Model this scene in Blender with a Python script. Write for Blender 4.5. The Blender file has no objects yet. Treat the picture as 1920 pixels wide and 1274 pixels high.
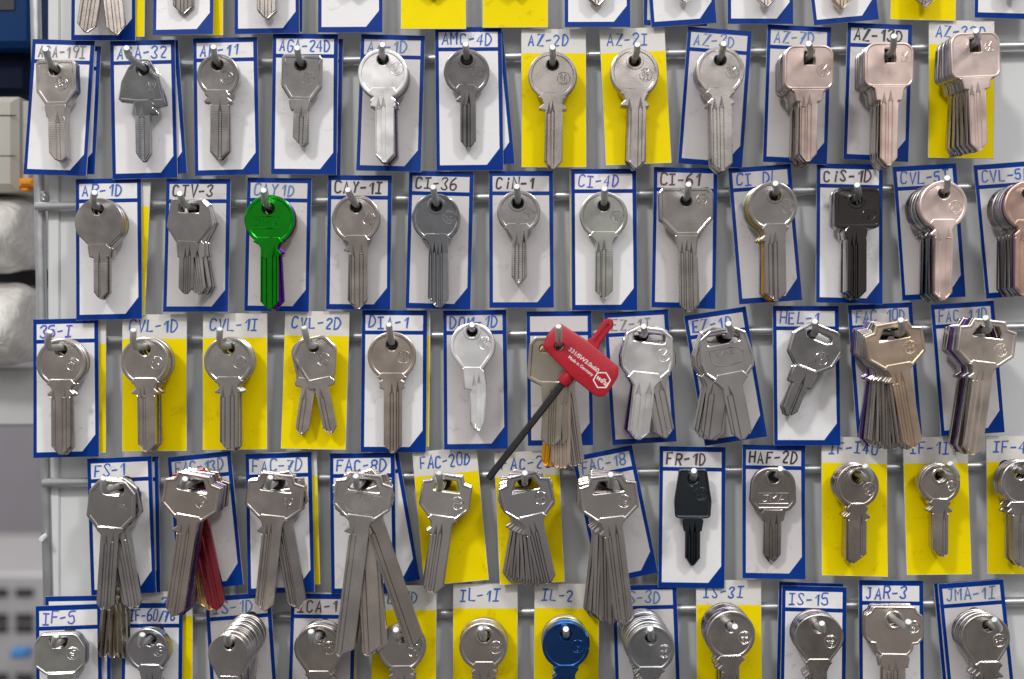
import bpy, math, random
from mathutils import Vector, Matrix, geometry
random.seed(7)
SC = bpy.context.scene
COL = SC.collection
S = 0.00025          # metres per photograph pixel on the board plane
D = 0.65             # camera distance from the board plane
TX, TY = 1920, 1274

# ------------------------------------------------------------------ camera
cam_d = bpy.data.cameras.new('camera'); cam = bpy.data.objects.new('camera', cam_d)
COL.objects.link(cam); SC.camera = cam
cam.location = (0, -D, 0); cam.rotation_euler = (math.pi / 2, 0, 0)
cam_d.sensor_width = 36; cam_d.lens = 36 * D / (TX * S)
cam_d.clip_start = 0.01; cam_d.clip_end = 50
cam_d.dof.use_dof = True; cam_d.dof.focus_distance = D - 0.022; cam_d.dof.aperture_fstop = 6.3
# ------------------------------------------------------------------ world: the dim hall around the rack
W = bpy.data.worlds.new('World'); SC.world = W; W.use_nodes = True
nt = W.node_tree; nt.nodes.clear()
out = nt.nodes.new('ShaderNodeOutputWorld'); bg = nt.nodes.new('ShaderNodeBackground')
tc = nt.nodes.new('ShaderNodeTexCoord'); no = nt.nodes.new('ShaderNodeTexNoise'); rp = nt.nodes.new('ShaderNodeValToRGB')
no.inputs['Scale'].default_value = 5.0; no.inputs['Detail'].default_value = 3.0
nt.links.new(tc.outputs['Generated'], no.inputs['Vector']); nt.links.new(no.outputs['Fac'], rp.inputs['Fac'])
rp.color_ramp.elements[0].position = 0.36; rp.color_ramp.elements[0].color = (0.22, 0.215, 0.22, 1)
rp.color_ramp.elements[1].position = 0.66; rp.color_ramp.elements[1].color = (1.0, 0.98, 0.97, 1)
sx_ = nt.nodes.new('ShaderNodeSeparateXYZ'); zr = nt.nodes.new('ShaderNodeMapRange'); zr.inputs['From Min'].default_value = -1; zr.inputs['From Max'].default_value = 1
zc_ = nt.nodes.new('ShaderNodeValToRGB'); mu = nt.nodes.new('ShaderNodeMix'); mu.data_type = 'RGBA'; mu.blend_type = 'MULTIPLY'; mu.inputs['Factor'].default_value = 1.0
nt.links.new(tc.outputs['Generated'], sx_.inputs[0]); nt.links.new(sx_.outputs['Z'], zr.inputs['Value']); nt.links.new(zr.outputs['Result'], zc_.inputs['Fac'])
E_ = zc_.color_ramp.elements; E_[0].position = 0.0; E_[0].color = (0.16, 0.15, 0.14, 1); E_[1].position = 1.0; E_[1].color = (1, 1, 1, 1)
for p_, v_ in ((0.36, 0.36), (0.47, 0.56), (0.56, 0.60), (0.66, 1.0), (0.75, 1.0)):
    q_ = E_.new(p_); q_.color = (v_, v_ * 0.985, v_ * 0.97, 1)
nt.links.new(rp.outputs['Color'], mu.inputs['A']); nt.links.new(zc_.outputs['Color'], mu.inputs['B'])
nt.links.new(mu.outputs['Result'], bg.inputs['Color']); bg.inputs['Strength'].default_value = 1.05
nt.links.new(bg.outputs['Background'], out.inputs['Surface'])
# ------------------------------------------------------------------ shop lighting: ceiling tubes, plus an added frontal fill
def area(name, loc, tgt, sx, sy, power, col):
    d = bpy.data.lights.new(name, 'AREA'); d.shape = 'RECTANGLE'; d.size = sx; d.size_y = sy
    d.energy = power; d.color = col
    o = bpy.data.objects.new(name, d); COL.objects.link(o); o.location = loc
    o.rotation_euler = (Vector(tgt) - Vector(loc)).to_track_quat('-Z', 'Y').to_euler()
    return o
area('ceiling_or_fill_light', (-1.0, -1.9, 1.5), (0, 0, 0), 0.26, 0.26, 24, (1.0, 0.985, 0.96))
area('ceiling_or_fill_light', (1.05, -1.9, 1.6), (0, 0, 0), 0.28, 0.28, 18, (0.98, 0.985, 1.0))
area('ceiling_or_fill_light', (0.1, -2.6, 1.3), (0, 0, 0), 1.6, 0.7, 13, (1.0, 0.98, 0.97))  # broad frontal fill, added to brighten the board between the cards
area('ceiling_or_fill_light', (-0.9, 0.7, 1.6), (-0.6, 1.0, 0), 0.6, 0.6, 16, (1.0, 0.98, 0.95))
SC.view_settings.view_transform = 'Standard'; SC.view_settings.look = 'None'
SC.view_settings.exposure = 0.0; SC.view_settings.gamma = 1.0
SC.view_settings.use_curve_mapping = False

# ------------------------------------------------------------------ helpers
def P(px, py, h):
    s = S * (1 - h / D)
    return Vector(((px - 960) * s, -h, (637 - py) * s))
def props(o, label=None, cat=None, group=None, kind=None):
    if label: o['label'] = label
    if cat: o['category'] = cat
    if group: o['group'] = group
    if kind: o['kind'] = kind
    return o
def mesh(name, V, F, mats, mi=None, smooth=None):
    me = bpy.data.meshes.new(name); me.from_pydata([tuple(v) for v in V], [], F)
    for m in (mats if isinstance(mats, (list, tuple)) else [mats]): me.materials.append(m)
    if mi: me.polygons.foreach_set('material_index', mi)
    me.update()
    if smooth is not None:
        me.polygons.foreach_set('use_smooth', [True] * len(me.polygons))
        me.set_sharp_from_angle(angle=math.radians(smooth))
    return me
def link(name, me, parent=None, mat=None):
    o = bpy.data.objects.new(name, me); COL.objects.link(o)
    if parent: o.parent = parent
    if mat is not None: o.matrix_local = mat
    return o
RX = Matrix.Rotation(math.pi / 2, 4, 'X')
def empty(name, loc, rz=0.0, tx=0.0, ty=0.0):
    o = bpy.data.objects.new(name, None); COL.objects.link(o); o.empty_display_size = 0.01
    o.matrix_world = Matrix.Translation(loc) @ RX @ Matrix.Rotation(rz, 4, 'Z') @ Matrix.Rotation(tx, 4, 'X') @ Matrix.Rotation(ty, 4, 'Y')
    return o
def copy_tree(o, parent=None):
    c = o.copy(); COL.objects.link(c)
    if parent: c.parent = parent
    for ch in o.children: copy_tree(ch, c)
    return c

# ------------------------------------------------------------------ materials
def nmat(name):
    m = bpy.data.materials.new(name); m.use_nodes = True
    return m, m.node_tree, m.node_tree.nodes['Principled BSDF']
def bump_from(t, b, src, strength, dist=0.0002):
    bu = t.nodes.new('ShaderNodeBump'); bu.inputs['Strength'].default_value = strength; bu.inputs['Distance'].default_value = dist
    t.links.new(src, bu.inputs['Height']); t.links.new(bu.outputs['Normal'], b.inputs['Normal'])
    return bu
def metal(name, col, rough=0.3, mill=False, metallic=1.0, coat=0.0, var=0.16):
    m, t, b = nmat(name)
    co = t.nodes.new('ShaderNodeTexCoord'); oi = t.nodes.new('ShaderNodeObjectInfo')
    add = t.nodes.new('ShaderNodeVectorMath'); add.operation = 'ADD'
    t.links.new(co.outputs['Object'], add.inputs[0]); t.links.new(oi.outputs['Location'], add.inputs[1])
    n1 = t.nodes.new('ShaderNodeTexNoise'); n1.inputs['Scale'].default_value = 90; n1.inputs['Detail'].default_value = 5
    n2 = t.nodes.new('ShaderNodeTexNoise'); n2.inputs['Scale'].default_value = 1600; n2.inputs['Detail'].default_value = 2
    for n in (n1, n2): t.links.new(add.outputs[0], n.inputs['Vector'])
    mx = t.nodes.new('ShaderNodeMix'); mx.data_type = 'RGBA'
    mx.inputs['A'].default_value = (*[c * (1 - var) for c in col], 1); mx.inputs['B'].default_value = (*[min(1, c * (1 + var)) for c in col], 1)
    t.links.new(n1.outputs['Fac'], mx.inputs['Factor'])
    wn = t.nodes.new('ShaderNodeTexWhiteNoise'); wn.noise_dimensions = '3D'; t.links.new(oi.outputs['Location'], wn.inputs['Vector'])
    hs_ = t.nodes.new('ShaderNodeHueSaturation'); vr = t.nodes.new('ShaderNodeMapRange'); vr.inputs['To Min'].default_value = 0.84; vr.inputs['To Max'].default_value = 1.2
    sr = t.nodes.new('ShaderNodeMapRange'); sr.inputs['To Min'].default_value = 0.6; sr.inputs['To Max'].default_value = 1.25; sp_ = t.nodes.new('ShaderNodeSeparateColor')
    t.links.new(wn.outputs['Color'], sp_.inputs[0]); t.links.new(sp_.outputs[0], vr.inputs['Value']); t.links.new(sp_.outputs[1], sr.inputs['Value'])
    t.links.new(vr.outputs['Result'], hs_.inputs['Value']); t.links.new(sr.outputs['Result'], hs_.inputs['Saturation'])
    t.links.new(mx.outputs['Result'], hs_.inputs['Color']); t.links.new(hs_.outputs['Color'], b.inputs['Base Color'])
    sc_ = t.nodes.new('ShaderNodeMapping'); sc_.inputs['Scale'].default_value = (260, 26, 40); sc_.inputs['Rotation'].default_value = (0, 0, 0.5)
    n3 = t.nodes.new('ShaderNodeTexNoise'); n3.inputs['Scale'].default_value = 6.0; n3.inputs['Detail'].default_value = 4; t.links.new(add.outputs[0], sc_.inputs[0]); t.links.new(sc_.outputs[0], n3.inputs['Vector'])
    av = t.nodes.new('ShaderNodeMath'); av.operation = 'MULTIPLY_ADD'; av.inputs[1].default_value = 0.85; hf_ = t.nodes.new('ShaderNodeMath'); hf_.operation = 'MULTIPLY'; hf_.inputs[1].default_value = 0.15
    t.links.new(n3.outputs['Fac'], hf_.inputs[0]); t.links.new(n1.outputs['Fac'], av.inputs[0]); t.links.new(hf_.outputs[0], av.inputs[2])
    mr = t.nodes.new('ShaderNodeMapRange'); mr.inputs['From Min'].default_value = 0.3; mr.inputs['From Max'].default_value = 0.7; mr.inputs['To Min'].default_value = rough * 0.75; mr.inputs['To Max'].default_value = rough * 1.3
    t.links.new(av.outputs[0], mr.inputs['Value']); t.links.new(mr.outputs['Result'], b.inputs['Roughness'])
    b.inputs['Metallic'].default_value = metallic
    if coat: b.inputs['Coat Weight'].default_value = coat; b.inputs['Coat Roughness'].default_value = 0.08
    if mill:
        w = t.nodes.new('ShaderNodeTexWave'); w.wave_type = 'BANDS'; w.bands_direction = 'Y'
        w.inputs['Scale'].default_value = 300; w.inputs['Distortion'].default_value = 0.6; w.inputs['Detail'].default_value = 1
        t.links.new(co.outputs['Object'], w.inputs['Vector'])
        bump_from(t, b, w.outputs['Fac'], 0.15, 0.00010)
    else:
        bump_from(t, b, n2.outputs['Fac'], 0.12, 0.0001)
    return m
KEY_TONE = {  # bright, pink and dark entries have reflections painted into the base colour
    'nickel': ((0.47, 0.43, 0.405), 0.24), 'warm': ((0.49, 0.44, 0.405), 0.24), 'tan': ((0.62, 0.50, 0.40), 0.34),
    'pink_reflect': ((0.82, 0.61, 0.53), 0.34), 'bright': ((0.92, 0.885, 0.86), 0.32), 'black': ((0.075, 0.068, 0.066), 0.16), 'dark': ((0.165, 0.15, 0.145), 0.2),
    'steel': ((0.33, 0.32, 0.32), 0.2), 'chrome': ((0.42, 0.43, 0.455), 0.11), 'navy': ((0.06, 0.078, 0.10), 0.16), 'silver': ((0.50, 0.475, 0.46), 0.2),
    'sage': ((0.47, 0.47, 0.43), 0.3), 'brown': ((0.42, 0.35, 0.30), 0.3), 'grey': ((0.45, 0.45, 0.46), 0.28),
    'green': ((0.008, 0.33, 0.012), 0.14), 'blue': ((0.01, 0.08, 0.30), 0.16), 'red': ((0.42, 0.015, 0.04), 0.28),
    'purple': ((0.12, 0.04, 0.27), 0.3), 'gold': ((0.85, 0.50, 0.10), 0.25), 'brass': ((0.46, 0.41, 0.33), 0.28),
    'teal': ((0.10, 0.35, 0.22), 0.3), 'orange': ((0.6, 0.30, 0.07), 0.3), 'maroon': ((0.25, 0.05, 0.08), 0.3),
}
MET = {}
for k, (c, r) in KEY_TONE.items():
    MET[k] = (metal('key_' + k, c, r), metal('key_blade_' + k, c, r + 0.04, mill=True))
WIRE = metal('galvanised_wire', (0.60, 0.63, 0.63), 0.42, metallic=0.8)
CUT = metal('cut_wire_end', (0.80, 0.85, 0.86), 0.6, metallic=0.25, var=0.08)
M_HOLE_DARK = metal('hole_darkener', (0.012, 0.012, 0.012), 0.6, metallic=0.0)
ROD = metal('rack_tube_grey_paint', (0.50, 0.51, 0.52), 0.33, metallic=0.75)
def paper(name, col, rough=0.42, spec=0.4, var=0.05):
    m, t, b = nmat(name)
    co = t.nodes.new('ShaderNodeTexCoord'); oi = t.nodes.new('ShaderNodeObjectInfo')
    add = t.nodes.new('ShaderNodeVectorMath'); add.operation = 'ADD'
    t.links.new(co.outputs['Object'], add.inputs[0]); t.links.new(oi.outputs['Location'], add.inputs[1])
    n = t.nodes.new('ShaderNodeTexNoise'); n.inputs['Scale'].default_value = 55; n.inputs['Detail'].default_value = 6
    t.links.new(add.outputs[0], n.inputs['Vector'])
    mx = t.nodes.new('ShaderNodeMix'); mx.data_type = 'RGBA'
    mx.inputs['A'].default_value = (*[c * (1 - var) for c in col], 1); mx.inputs['B'].default_value = (*[min(1, c * (1 + var)) for c in col], 1)
    t.links.new(n.outputs['Fac'], mx.inputs['Factor'])
    g1 = t.nodes.new('ShaderNodeTexNoise'); g1.inputs['Scale'].default_value = 130; g1.inputs['Detail'].default_value = 9; g1.inputs['Roughness'].default_value = 0.7; g1.inputs['Distortion'].default_value = 0.8
    t.links.new(add.outputs[0], g1.inputs['Vector']); gr_ = t.nodes.new('ShaderNodeValToRGB'); gr_.color_ramp.elements[0].position = 0.30; gr_.color_ramp.elements[0].color = (0.72, 0.69, 0.66, 1)
    gr_.color_ramp.elements[1].position = 0.42; gr_.color_ramp.elements[1].color = (1, 1, 1, 1); mg = t.nodes.new('ShaderNodeMix'); mg.data_type = 'RGBA'; mg.blend_type = 'MULTIPLY'; mg.inputs['Factor'].default_value = 0.8
    t.links.new(g1.outputs['Fac'], gr_.inputs['Fac']); t.links.new(mx.outputs['Result'], mg.inputs['A']); t.links.new(gr_.outputs['Color'], mg.inputs['B']); t.links.new(mg.outputs['Result'], b.inputs['Base Color'])
    b.inputs['Roughness'].default_value = rough; b.inputs['Specular IOR Level'].default_value = spec
    n2 = t.nodes.new('ShaderNodeTexNoise'); n2.inputs['Scale'].default_value = 35; n2.inputs['Detail'].default_value = 2
    t.links.new(add.outputs[0], n2.inputs['Vector'])
    bump_from(t, b, n2.outputs['Fac'], 0.25, 0.001)
    return m
M_WHITE = paper('card_white_paper', (0.80, 0.79, 0.80), 0.45, 0.25, 0.07)
M_CREAM = paper('card_offwhite_paper', (0.70, 0.68, 0.64), 0.5, 0.25, 0.08)
M_GREYER = paper('card_grey_paper', (0.60, 0.575, 0.575), 0.45, 0.25, 0.08)
M_BLUE = paper('card_blue_print', (0.001, 0.032, 0.225), 0.36, 0.10)
M_YEL = paper('card_yellow_print', (0.86, 0.68, 0.0), 0.45, 0.06)
M_EDGE = paper('card_laminate_edge', (0.55, 0.57, 0.62), 0.3, 0.5)
def ink(name, col, fade):
    m, t, b = nmat(name)
    co = t.nodes.new('ShaderNodeTexCoord'); n = t.nodes.new('ShaderNodeTexNoise'); n.inputs['Scale'].default_value = 320
    t.links.new(co.outputs['Object'], n.inputs['Vector'])
    mx = t.nodes.new('ShaderNodeMix'); mx.data_type = 'RGBA'
    mx.inputs['A'].default_value = (*col, 1); mx.inputs['B'].default_value = (*fade, 1)
    t.links.new(n.outputs['Fac'], mx.inputs['Factor']); t.links.new(mx.outputs['Result'], b.inputs['Base Color'])
    b.inputs['Roughness'].default_value = 0.5
    return m
INK = {'blue': ink('ink_blue', (0.01, 0.06, 0.40), (0.03, 0.16, 0.56)), 'pale': ink('ink_faded_blue', (0.03, 0.11, 0.33), (0.12, 0.25, 0.50)),
       'violet': ink('ink_violet_blue', (0.05, 0.05, 0.45), (0.15, 0.16, 0.62)), 'black': ink('ink_black', (0.008, 0.008, 0.01), (0.03, 0.03, 0.035)),
       'brown': ink('ink_brownish', (0.05, 0.02, 0.03), (0.14, 0.07, 0.09)), 'grey': ink('ink_faded_grey', (0.13, 0.11, 0.12), (0.34, 0.31, 0.31))}

# ------------------------------------------------------------------ 2D shape tools
def area2(p): return 0.5 * sum(p[i][0] * p[(i + 1) % len(p)][1] - p[(i + 1) % len(p)][0] * p[i][1] for i in range(len(p)))
def ccw(p): return list(p) if area2(p) > 0 else list(p)[::-1]
def offset(p, d, clean=False):
    """positive d shrinks a counter-clockwise polygon"""
    n = len(p); r = []
    for i in range(n):
        a, b, c = Vector(p[i - 1]), Vector(p[i]), Vector(p[(i + 1) % n])
        u = (b - a).normalized(); v = (c - b).normalized()
        nu = Vector((-u.y, u.x)); nv = Vector((-v.y, v.x)); m = nu + nv
        if m.length < 1e-6: m = nu
        m.normalize(); k = max(0.45, m.dot(nu))
        q = b + m * (d / k); r.append((q.x, q.y))
    if d > 1.0 and clean:
        def dist(q):
            best = 1e9
            for i in range(n):
                ax, ay = p[i - 1]; bx_, by = p[i]; ux, uy = bx_ - ax, by - ay; l2 = ux * ux + uy * uy
                t_ = 0 if l2 < 1e-12 else max(0, min(1, ((q[0] - ax) * ux + (q[1] - ay) * uy) / l2))
                best = min(best, math.hypot(q[0] - ax - ux * t_, q[1] - ay - uy * t_))
            return best
        r2 = [q for q in r if dist(q) >= d - 0.04]
        if len(r2) > 2: r = r2
    return r
RAW = {}
def inset_raw(o, d):
    raw, seg = RAW.get((len(o), round(o[0][0], 3), round(o[0][1], 3)), (None, 4))
    if raw is None: return offset(o, d)
    p = [(a[0], -a[1]) for a in raw]; rr = [(a[2] if len(a) > 2 else 0) for a in raw]
    if area2(p) < 0: p = p[::-1]; rr = rr[::-1]
    q = offset(p, d)
    return rpoly([(x, -y, max(0.8, r - d)) for (x, y), r in zip(q, rr)], seg)
def rpoly(pts, seg=4):
    """pts = (x, y, r), y downwards in pixels -> counter-clockwise, y up"""
    p = [(a[0], -a[1], (a[2] if len(a) > 2 else 0)) for a in pts]; n = len(p); o = []
    for i in range(n):
        b = Vector(p[i][:2]); r = p[i][2]
        if r <= 0: o.append((b.x, b.y)); continue
        a = Vector(p[i - 1][:2]); c = Vector(p[(i + 1) % n][:2])
        u = (a - b).normalized(); v = (c - b).normalized(); ang = u.angle(v)
        t = min(r / math.tan(ang / 2), (a - b).length * 0.48, (c - b).length * 0.48); r2 = t * math.tan(ang / 2)
        s, e = b + u * t, b + v * t; ctr = b + (u + v).normalized() * (r2 / math.sin(ang / 2))
        a0 = math.atan2(s.y - ctr.y, s.x - ctr.x); a1 = math.atan2(e.y - ctr.y, e.x - ctr.x)
        da = (a1 - a0 + math.pi) % (2 * math.pi) - math.pi
        for k in range(seg + 1):
            q = a0 + da * k / seg; o.append((ctr.x + r2 * math.cos(q), ctr.y + r2 * math.sin(q)))
    o = ccw(o); RAW[(len(o), round(o[0][0], 3), round(o[0][1], 3))] = (pts, seg)
    return o
def circ(cx, cy, r, n=40, r2=None):
    r2 = r2 or r
    return [(cx + r * math.cos(2 * math.pi * i / n), -cy + r2 * math.sin(2 * math.pi * i / n)) for i in range(n)]
def clip_above(p, y):
    o = []; n = len(p)
    for i in range(n):
        a, b = p[i], p[(i + 1) % n]; ia, ib = a[1] >= y, b[1] >= y
        if ia: o.append(a)
        if ia != ib:
            t = (y - a[1]) / (b[1] - a[1]); o.append((a[0] + t * (b[0] - a[0]), y))
    return o
class MB:
    def __init__(s): s.V = []; s.F = []; s.M = []
    def v(s, loop, z, k):
        i = len(s.V); s.V += [(x * k, y * k, z) for x, y in loop]; return list(range(i, i + len(loop)))
    def band(s, a, b, m=0, flip=False):
        n = len(a)
        for i in range(n):
            j = (i + 1) % n; f = (a[i], a[j], b[j], b[i]); s.F.append(f[::-1] if flip else f); s.M.append(m)
    def cap(s, loops, idx, m=0, flip=False):
        fl = [i for l in idx for i in l]; pp = [Vector(q) for l in loops for q in l]; ed = []; o = 0
        for l in loops:
            ed += [(o + i, o + (i + 1) % len(l)) for i in range(len(l))]; o += len(l)
        r = geometry.delaunay_2d_cdt(pp, ed, [], 0, 1e-4); zz = s.V[fl[0]][2]; kx = S
        for q in range(len(pp)):
            if abs(pp[q].x) > 1: kx = s.V[fl[q]][0] / pp[q].x; break
        mp = []
        for q, src in enumerate(r[3]):
            if src: mp.append(fl[src[0]])
            else: mp.append(len(s.V)); s.V.append((r[0][q][0] * kx, r[0][q][1] * kx, zz))
        for t in r[2]:
            P3 = [r[0][i] for i in t]; cx = sum(p[0] for p in P3) / len(t); cy = sum(p[1] for p in P3) / len(t); ins = False
            for l in loops:
                for i in range(len(l)):
                    a, d = l[i], l[i - 1]
                    if (a[1] > cy) != (d[1] > cy) and cx < (d[0] - a[0]) * (cy - a[1]) / (d[1] - a[1]) + a[0]: ins = not ins
            if not ins: continue
            a, b, c = P3[:3]; s_ = (b[0] - a[0]) * (c[1] - a[1]) - (c[0] - a[0]) * (b[1] - a[1])
            f = [mp[i] for i in t]
            if len(set(f)) < 3: continue
            if (s_ < 0) != flip: f = f[::-1]
            s.F.append(tuple(f)); s.M.append(m)
T2 = 0.001           # half the thickness of a key
def bow_mesh(outl, hole, panel, collar=None, rec=0.00019, textured=False):
    """a key's head: plate with a hole, raised rim round a sunk panel"""
    m = MB(); k = S; b = 1.7; bz = 0.00018; zt, zb, zp = T2, -T2, T2 - rec
    oi = offset(outl, b); a = m.v(oi, zt, k); w = m.v(outl, zt - bz, k); e = m.v(outl, zb, k)
    m.band(w, a); m.band(e, w)
    ho = offset(hole, -b)
    if panel:
        pi = offset(panel, 1.7)
        q = m.v(panel, zt, k); r = m.v(pi, zp, k)
        m.cap([oi, panel], [a, q]); m.band(r, q, flip=True) if False else m.band(q, r)
        if collar:
            ci = offset(collar, -1.4); c0 = m.v(ci, zp, k); c1 = m.v(collar, zt, k); h1 = m.v(ho, zt, k); zz = zt
            m.cap([pi, ci], [r, c0]); m.band(c0, c1); m.cap([collar, ho], [c1, h1])
        else:
            h1 = m.v(ho, zp, k); zz = zp; m.cap([pi, ho], [r, h1])
    else:
        h1 = m.v(ho, zt, k); zz = zt; m.cap([oi, ho], [a, h1])
    h2 = m.v(hole, zz - bz, k); h3 = m.v(hole, zb, k)
    m.band(h1, h2); m.band(h2, h3)
    m.cap([outl, hole], [e, h3], flip=True)
    return m
def blade_mesh(outl, grooves, mill_y=90):
    """grooves: (x, width, y_start) in pixels, y up"""
    k = S; b = 1.7; bz = 0.0002; zt = T2 + 0.00006; zb = -T2 - 0.00004
    inn = offset(outl, b); n = len(outl)
    pts = [Vector(p) for p in outl] + [Vector(p) for p in inn]
    ed = [(i, (i + 1) % n) for i in range(n)] + [(n + i, n + (i + 1) % n) for i in range(n)]
    def ybot(x):
        ys = []
        for i in range(n):
            a, c = inn[i], inn[(i + 1) % n]
            if (a[0] - x) * (c[0] - x) <= 0 and abs(a[0] - c[0]) > 1e-6: ys.append(a[1] + (x - a[0]) / (c[0] - a[0]) * (c[1] - a[1]))
        return min(ys) if ys else min(p[1] for p in inn)
    G = []
    i = len(pts); pts += [Vector((-60, -mill_y)), Vector((60, -mill_y))]; ed.append((i, i + 1))
    for gx, gw, gy in grooves:
        hw = gw / 2; e = min(2.2, hw * 0.62)
        for dx, ys in ((-hw, gy - 22), (-hw + e, gy - 23), (hw - e, gy - 23), (hw, gy - 22)):
            i = len(pts); x = gx + dx; yb = ybot(x) + 0.3
            if yb > ys - 2: continue
            pts += [Vector((x, ys)), Vector((x, yb))]; ed.append((i, i + 1))
        i = len(pts); pts += [Vector((gx, gy)), Vector((gx - hw, gy - 22.0)), Vector((gx + hw, gy - 22.0)), Vector((gx, gy - 20.0))]
        ed += [(i, i + 1), (i, i + 2), (i, i + 3)]
        G.append((gx, hw, e, gy))
    r = geometry.delaunay_2d_cdt(pts, ed, [], 0, 1e-5)
    V2, F2, ov = r[0], r[2], r[3]
    dep = 0.0006
    def z(p, src):
        if any(s_ < n for s_ in src): return zt - bz
        for gx, hw, e, gy in G:
            dx = abs(p[0] - gx)
            if p[1] > gy + 0.01: continue
            h = hw * min(1, (gy - p[1]) / 22.0)
            if h > 0.05 and dx < h - 1e-3:
                f = min(1, (h - dx) / e); return zt - dep * f * min(1, (gy - p[1]) / 18.0)
        return zt
    m = MB(); m.V = [(p[0] * k, p[1] * k, z(p, s_)) for p, s_ in zip(V2, ov)]
    def inside(x, y):
        c = False
        for i in range(n):
            a, d = outl[i], outl[i - 1]
            if (a[1] > y) != (d[1] > y) and x < (d[0] - a[0]) * (y - a[1]) / (d[1] - a[1]) + a[0]: c = not c
        return c
    for f in F2:
        cx = sum(V2[i][0] for i in f) / len(f); cy = sum(V2[i][1] for i in f) / len(f)
        if not inside(cx, cy): continue
        f = list(f); a, c, d = V2[f[0]], V2[f[1]], V2[f[2]]
        if (c[0] - a[0]) * (d[1] - a[1]) - (d[0] - a[0]) * (c[1] - a[1]) < 0: f = f[::-1]
        m.F.append(tuple(f)); m.M.append(1 if cy < -mill_y else 0)
    w = m.v(outl, zt - bz, k); e_ = m.v(outl, zb, k); m.band(e_, w); m.cap([outl], [e_], flip=True)
    return m

# ------------------------------------------------------------------ stroke lettering
FONT = {'A': '00-26-40 12-32', 'B': '00-06 06-36-45-34-03 03-33-42-31-00', 'C': '45-36-16-05-01-10-30-41', 'D': '00-06 06-26-44-42-20-00',
        'E': '40-00-06-46 03-33', 'F': '00-06-46 03-33', 'G': '45-36-16-05-01-10-30-41-43-23', 'H': '00-06 40-46 03-43', 'I': '20-26 06-46 00-40',
        'J': '36-31-20-10-01 16-46', 'K': '00-06 46-03-40', 'L': '06-00-40', 'M': '00-06-23-46-40', 'N': '00-06-40-46', 'O': '16-05-01-10-30-41-45-36-16',
        'P': '00-06 06-36-45-44-33-03', 'R': '00-06 06-36-45-44-33-03 23-40', 'S': '45-36-16-05-14-32-41-30-10-01', 'T': '06-46 26-20',
        'U': '06-01-10-30-41-46', 'V': '06-20-46', 'W': '06-10-23-30-46', 'X': '06-40 00-46', 'Y': '06-23-46 23-20', 'Z': '06-46-00-40',
        '0': '16-05-01-10-30-41-45-36-16', '1': '14-36-30', '2': '05-16-36-45-44-00-40', '3': '05-16-36-45-34-23-32-41-30-10-01', '4': '30-36-02-42',
        '5': '46-06-03-34-42-41-30-10-01', '6': '36-04-01-10-30-41-42-33-13-02', '7': '06-46-10 13-33', '8': '13-04-05-16-36-45-44-33-13-02-01-10-30-41-42-33',
        '9': '44-33-13-04-05-16-36-45-44-30', '-': '03-33', '/': '00-46', 'i': '20-24 25-26', '.': '10-11', ' ': ''}
ROUND = set('BCDGJOPRSU0235689')
def chaikin(p, k=2):
    for _ in range(k):
        if len(p) < 3: return p
        q = [p[0]]
        for i in range(len(p) - 1):
            a, b = Vector(p[i]), Vector(p[i + 1])
            if i > 0: q.append(tuple(a.lerp(b, 0.25)))
            if i < len(p) - 2: q.append(tuple(a.lerp(b, 0.75)))
        q.append(p[-1]); p = q
    return p
def strokes(text, x, y, h, adv, jit, rnd, wide=0.62):
    """polylines in pixels, y up; baseline at y"""
    o = []; sc = h / 6.0; wsc = adv * wide / 4.0
    for ch in text:
        g = FONT.get(ch, ''); sl = rnd.uniform(0.02, 0.16) * jit; dy = rnd.uniform(-1.3, 1.3) * jit; ks = 1 + rnd.uniform(-0.1, 0.1) * jit
        for st in g.split():
            p = [((int(a[0]) * wsc * ks) + int(a[1]) * sc * sl + x + rnd.uniform(-.5, .5) * jit, int(a[1]) * sc * ks + y + dy + rnd.uniform(-.5, .5) * jit) for a in st.split('-') if a] if ch != '-' else \
                [(x + rnd.uniform(-.5, .5), y + 2.7 * sc), (x + adv * 0.55, y + 3.0 * sc + rnd.uniform(-1, 1) * jit)]
            if ch in ROUND: p = chaikin(p)
            o.append(p)
            if ch == '-': break
        x += adv * (0.86 if ch in '-1/i' else (1.05 if ch in 'MW' else 1.0))
    return o
def stroke_width(pl, w):
    L, R = [], []
    for i in range(len(pl)):
        a = Vector(pl[max(0, i - 1)]); b = Vector(pl[min(len(pl) - 1, i + 1)]); d = (b - a)
        d = d.normalized() if d.length > 1e-6 else Vector((0, 1)); n = Vector((-d.y, d.x)); c = Vector(pl[i])
        ww = w / 2
        if i == 0: c = c - d * w * 0.25
        if i == len(pl) - 1: c = c + d * w * 0.25
        if 0 < i < len(pl) - 1:
            u = (Vector(pl[i]) - Vector(pl[i - 1])).normalized(); ww = w / 2 / max(0.55, abs(Vector((-u.y, u.x)).dot(n)))
        L.append(c + n * ww); R.append(c - n * ww)
    return L, R
def ridge(m, pl, w, z, hgt, k, closed=False):
    """raised line with a roof-shaped section"""
    if closed: pl = pl + [pl[0], pl[1]]
    L, R = stroke_width(pl, w); i0 = len(m.V)
    for l, c, r in zip(L, pl, R):
        m.V += [(l.x * k, l.y * k, z), (c[0] * k, c[1] * k, z + hgt), (r.x * k, r.y * k, z)]
    for i in range(len(pl) - 1):
        a = i0 + 3 * i; m.F += [(a, a + 1, a + 4, a + 3), (a + 1, a + 2, a + 5, a + 4)]; m.M += [0, 0]
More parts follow.
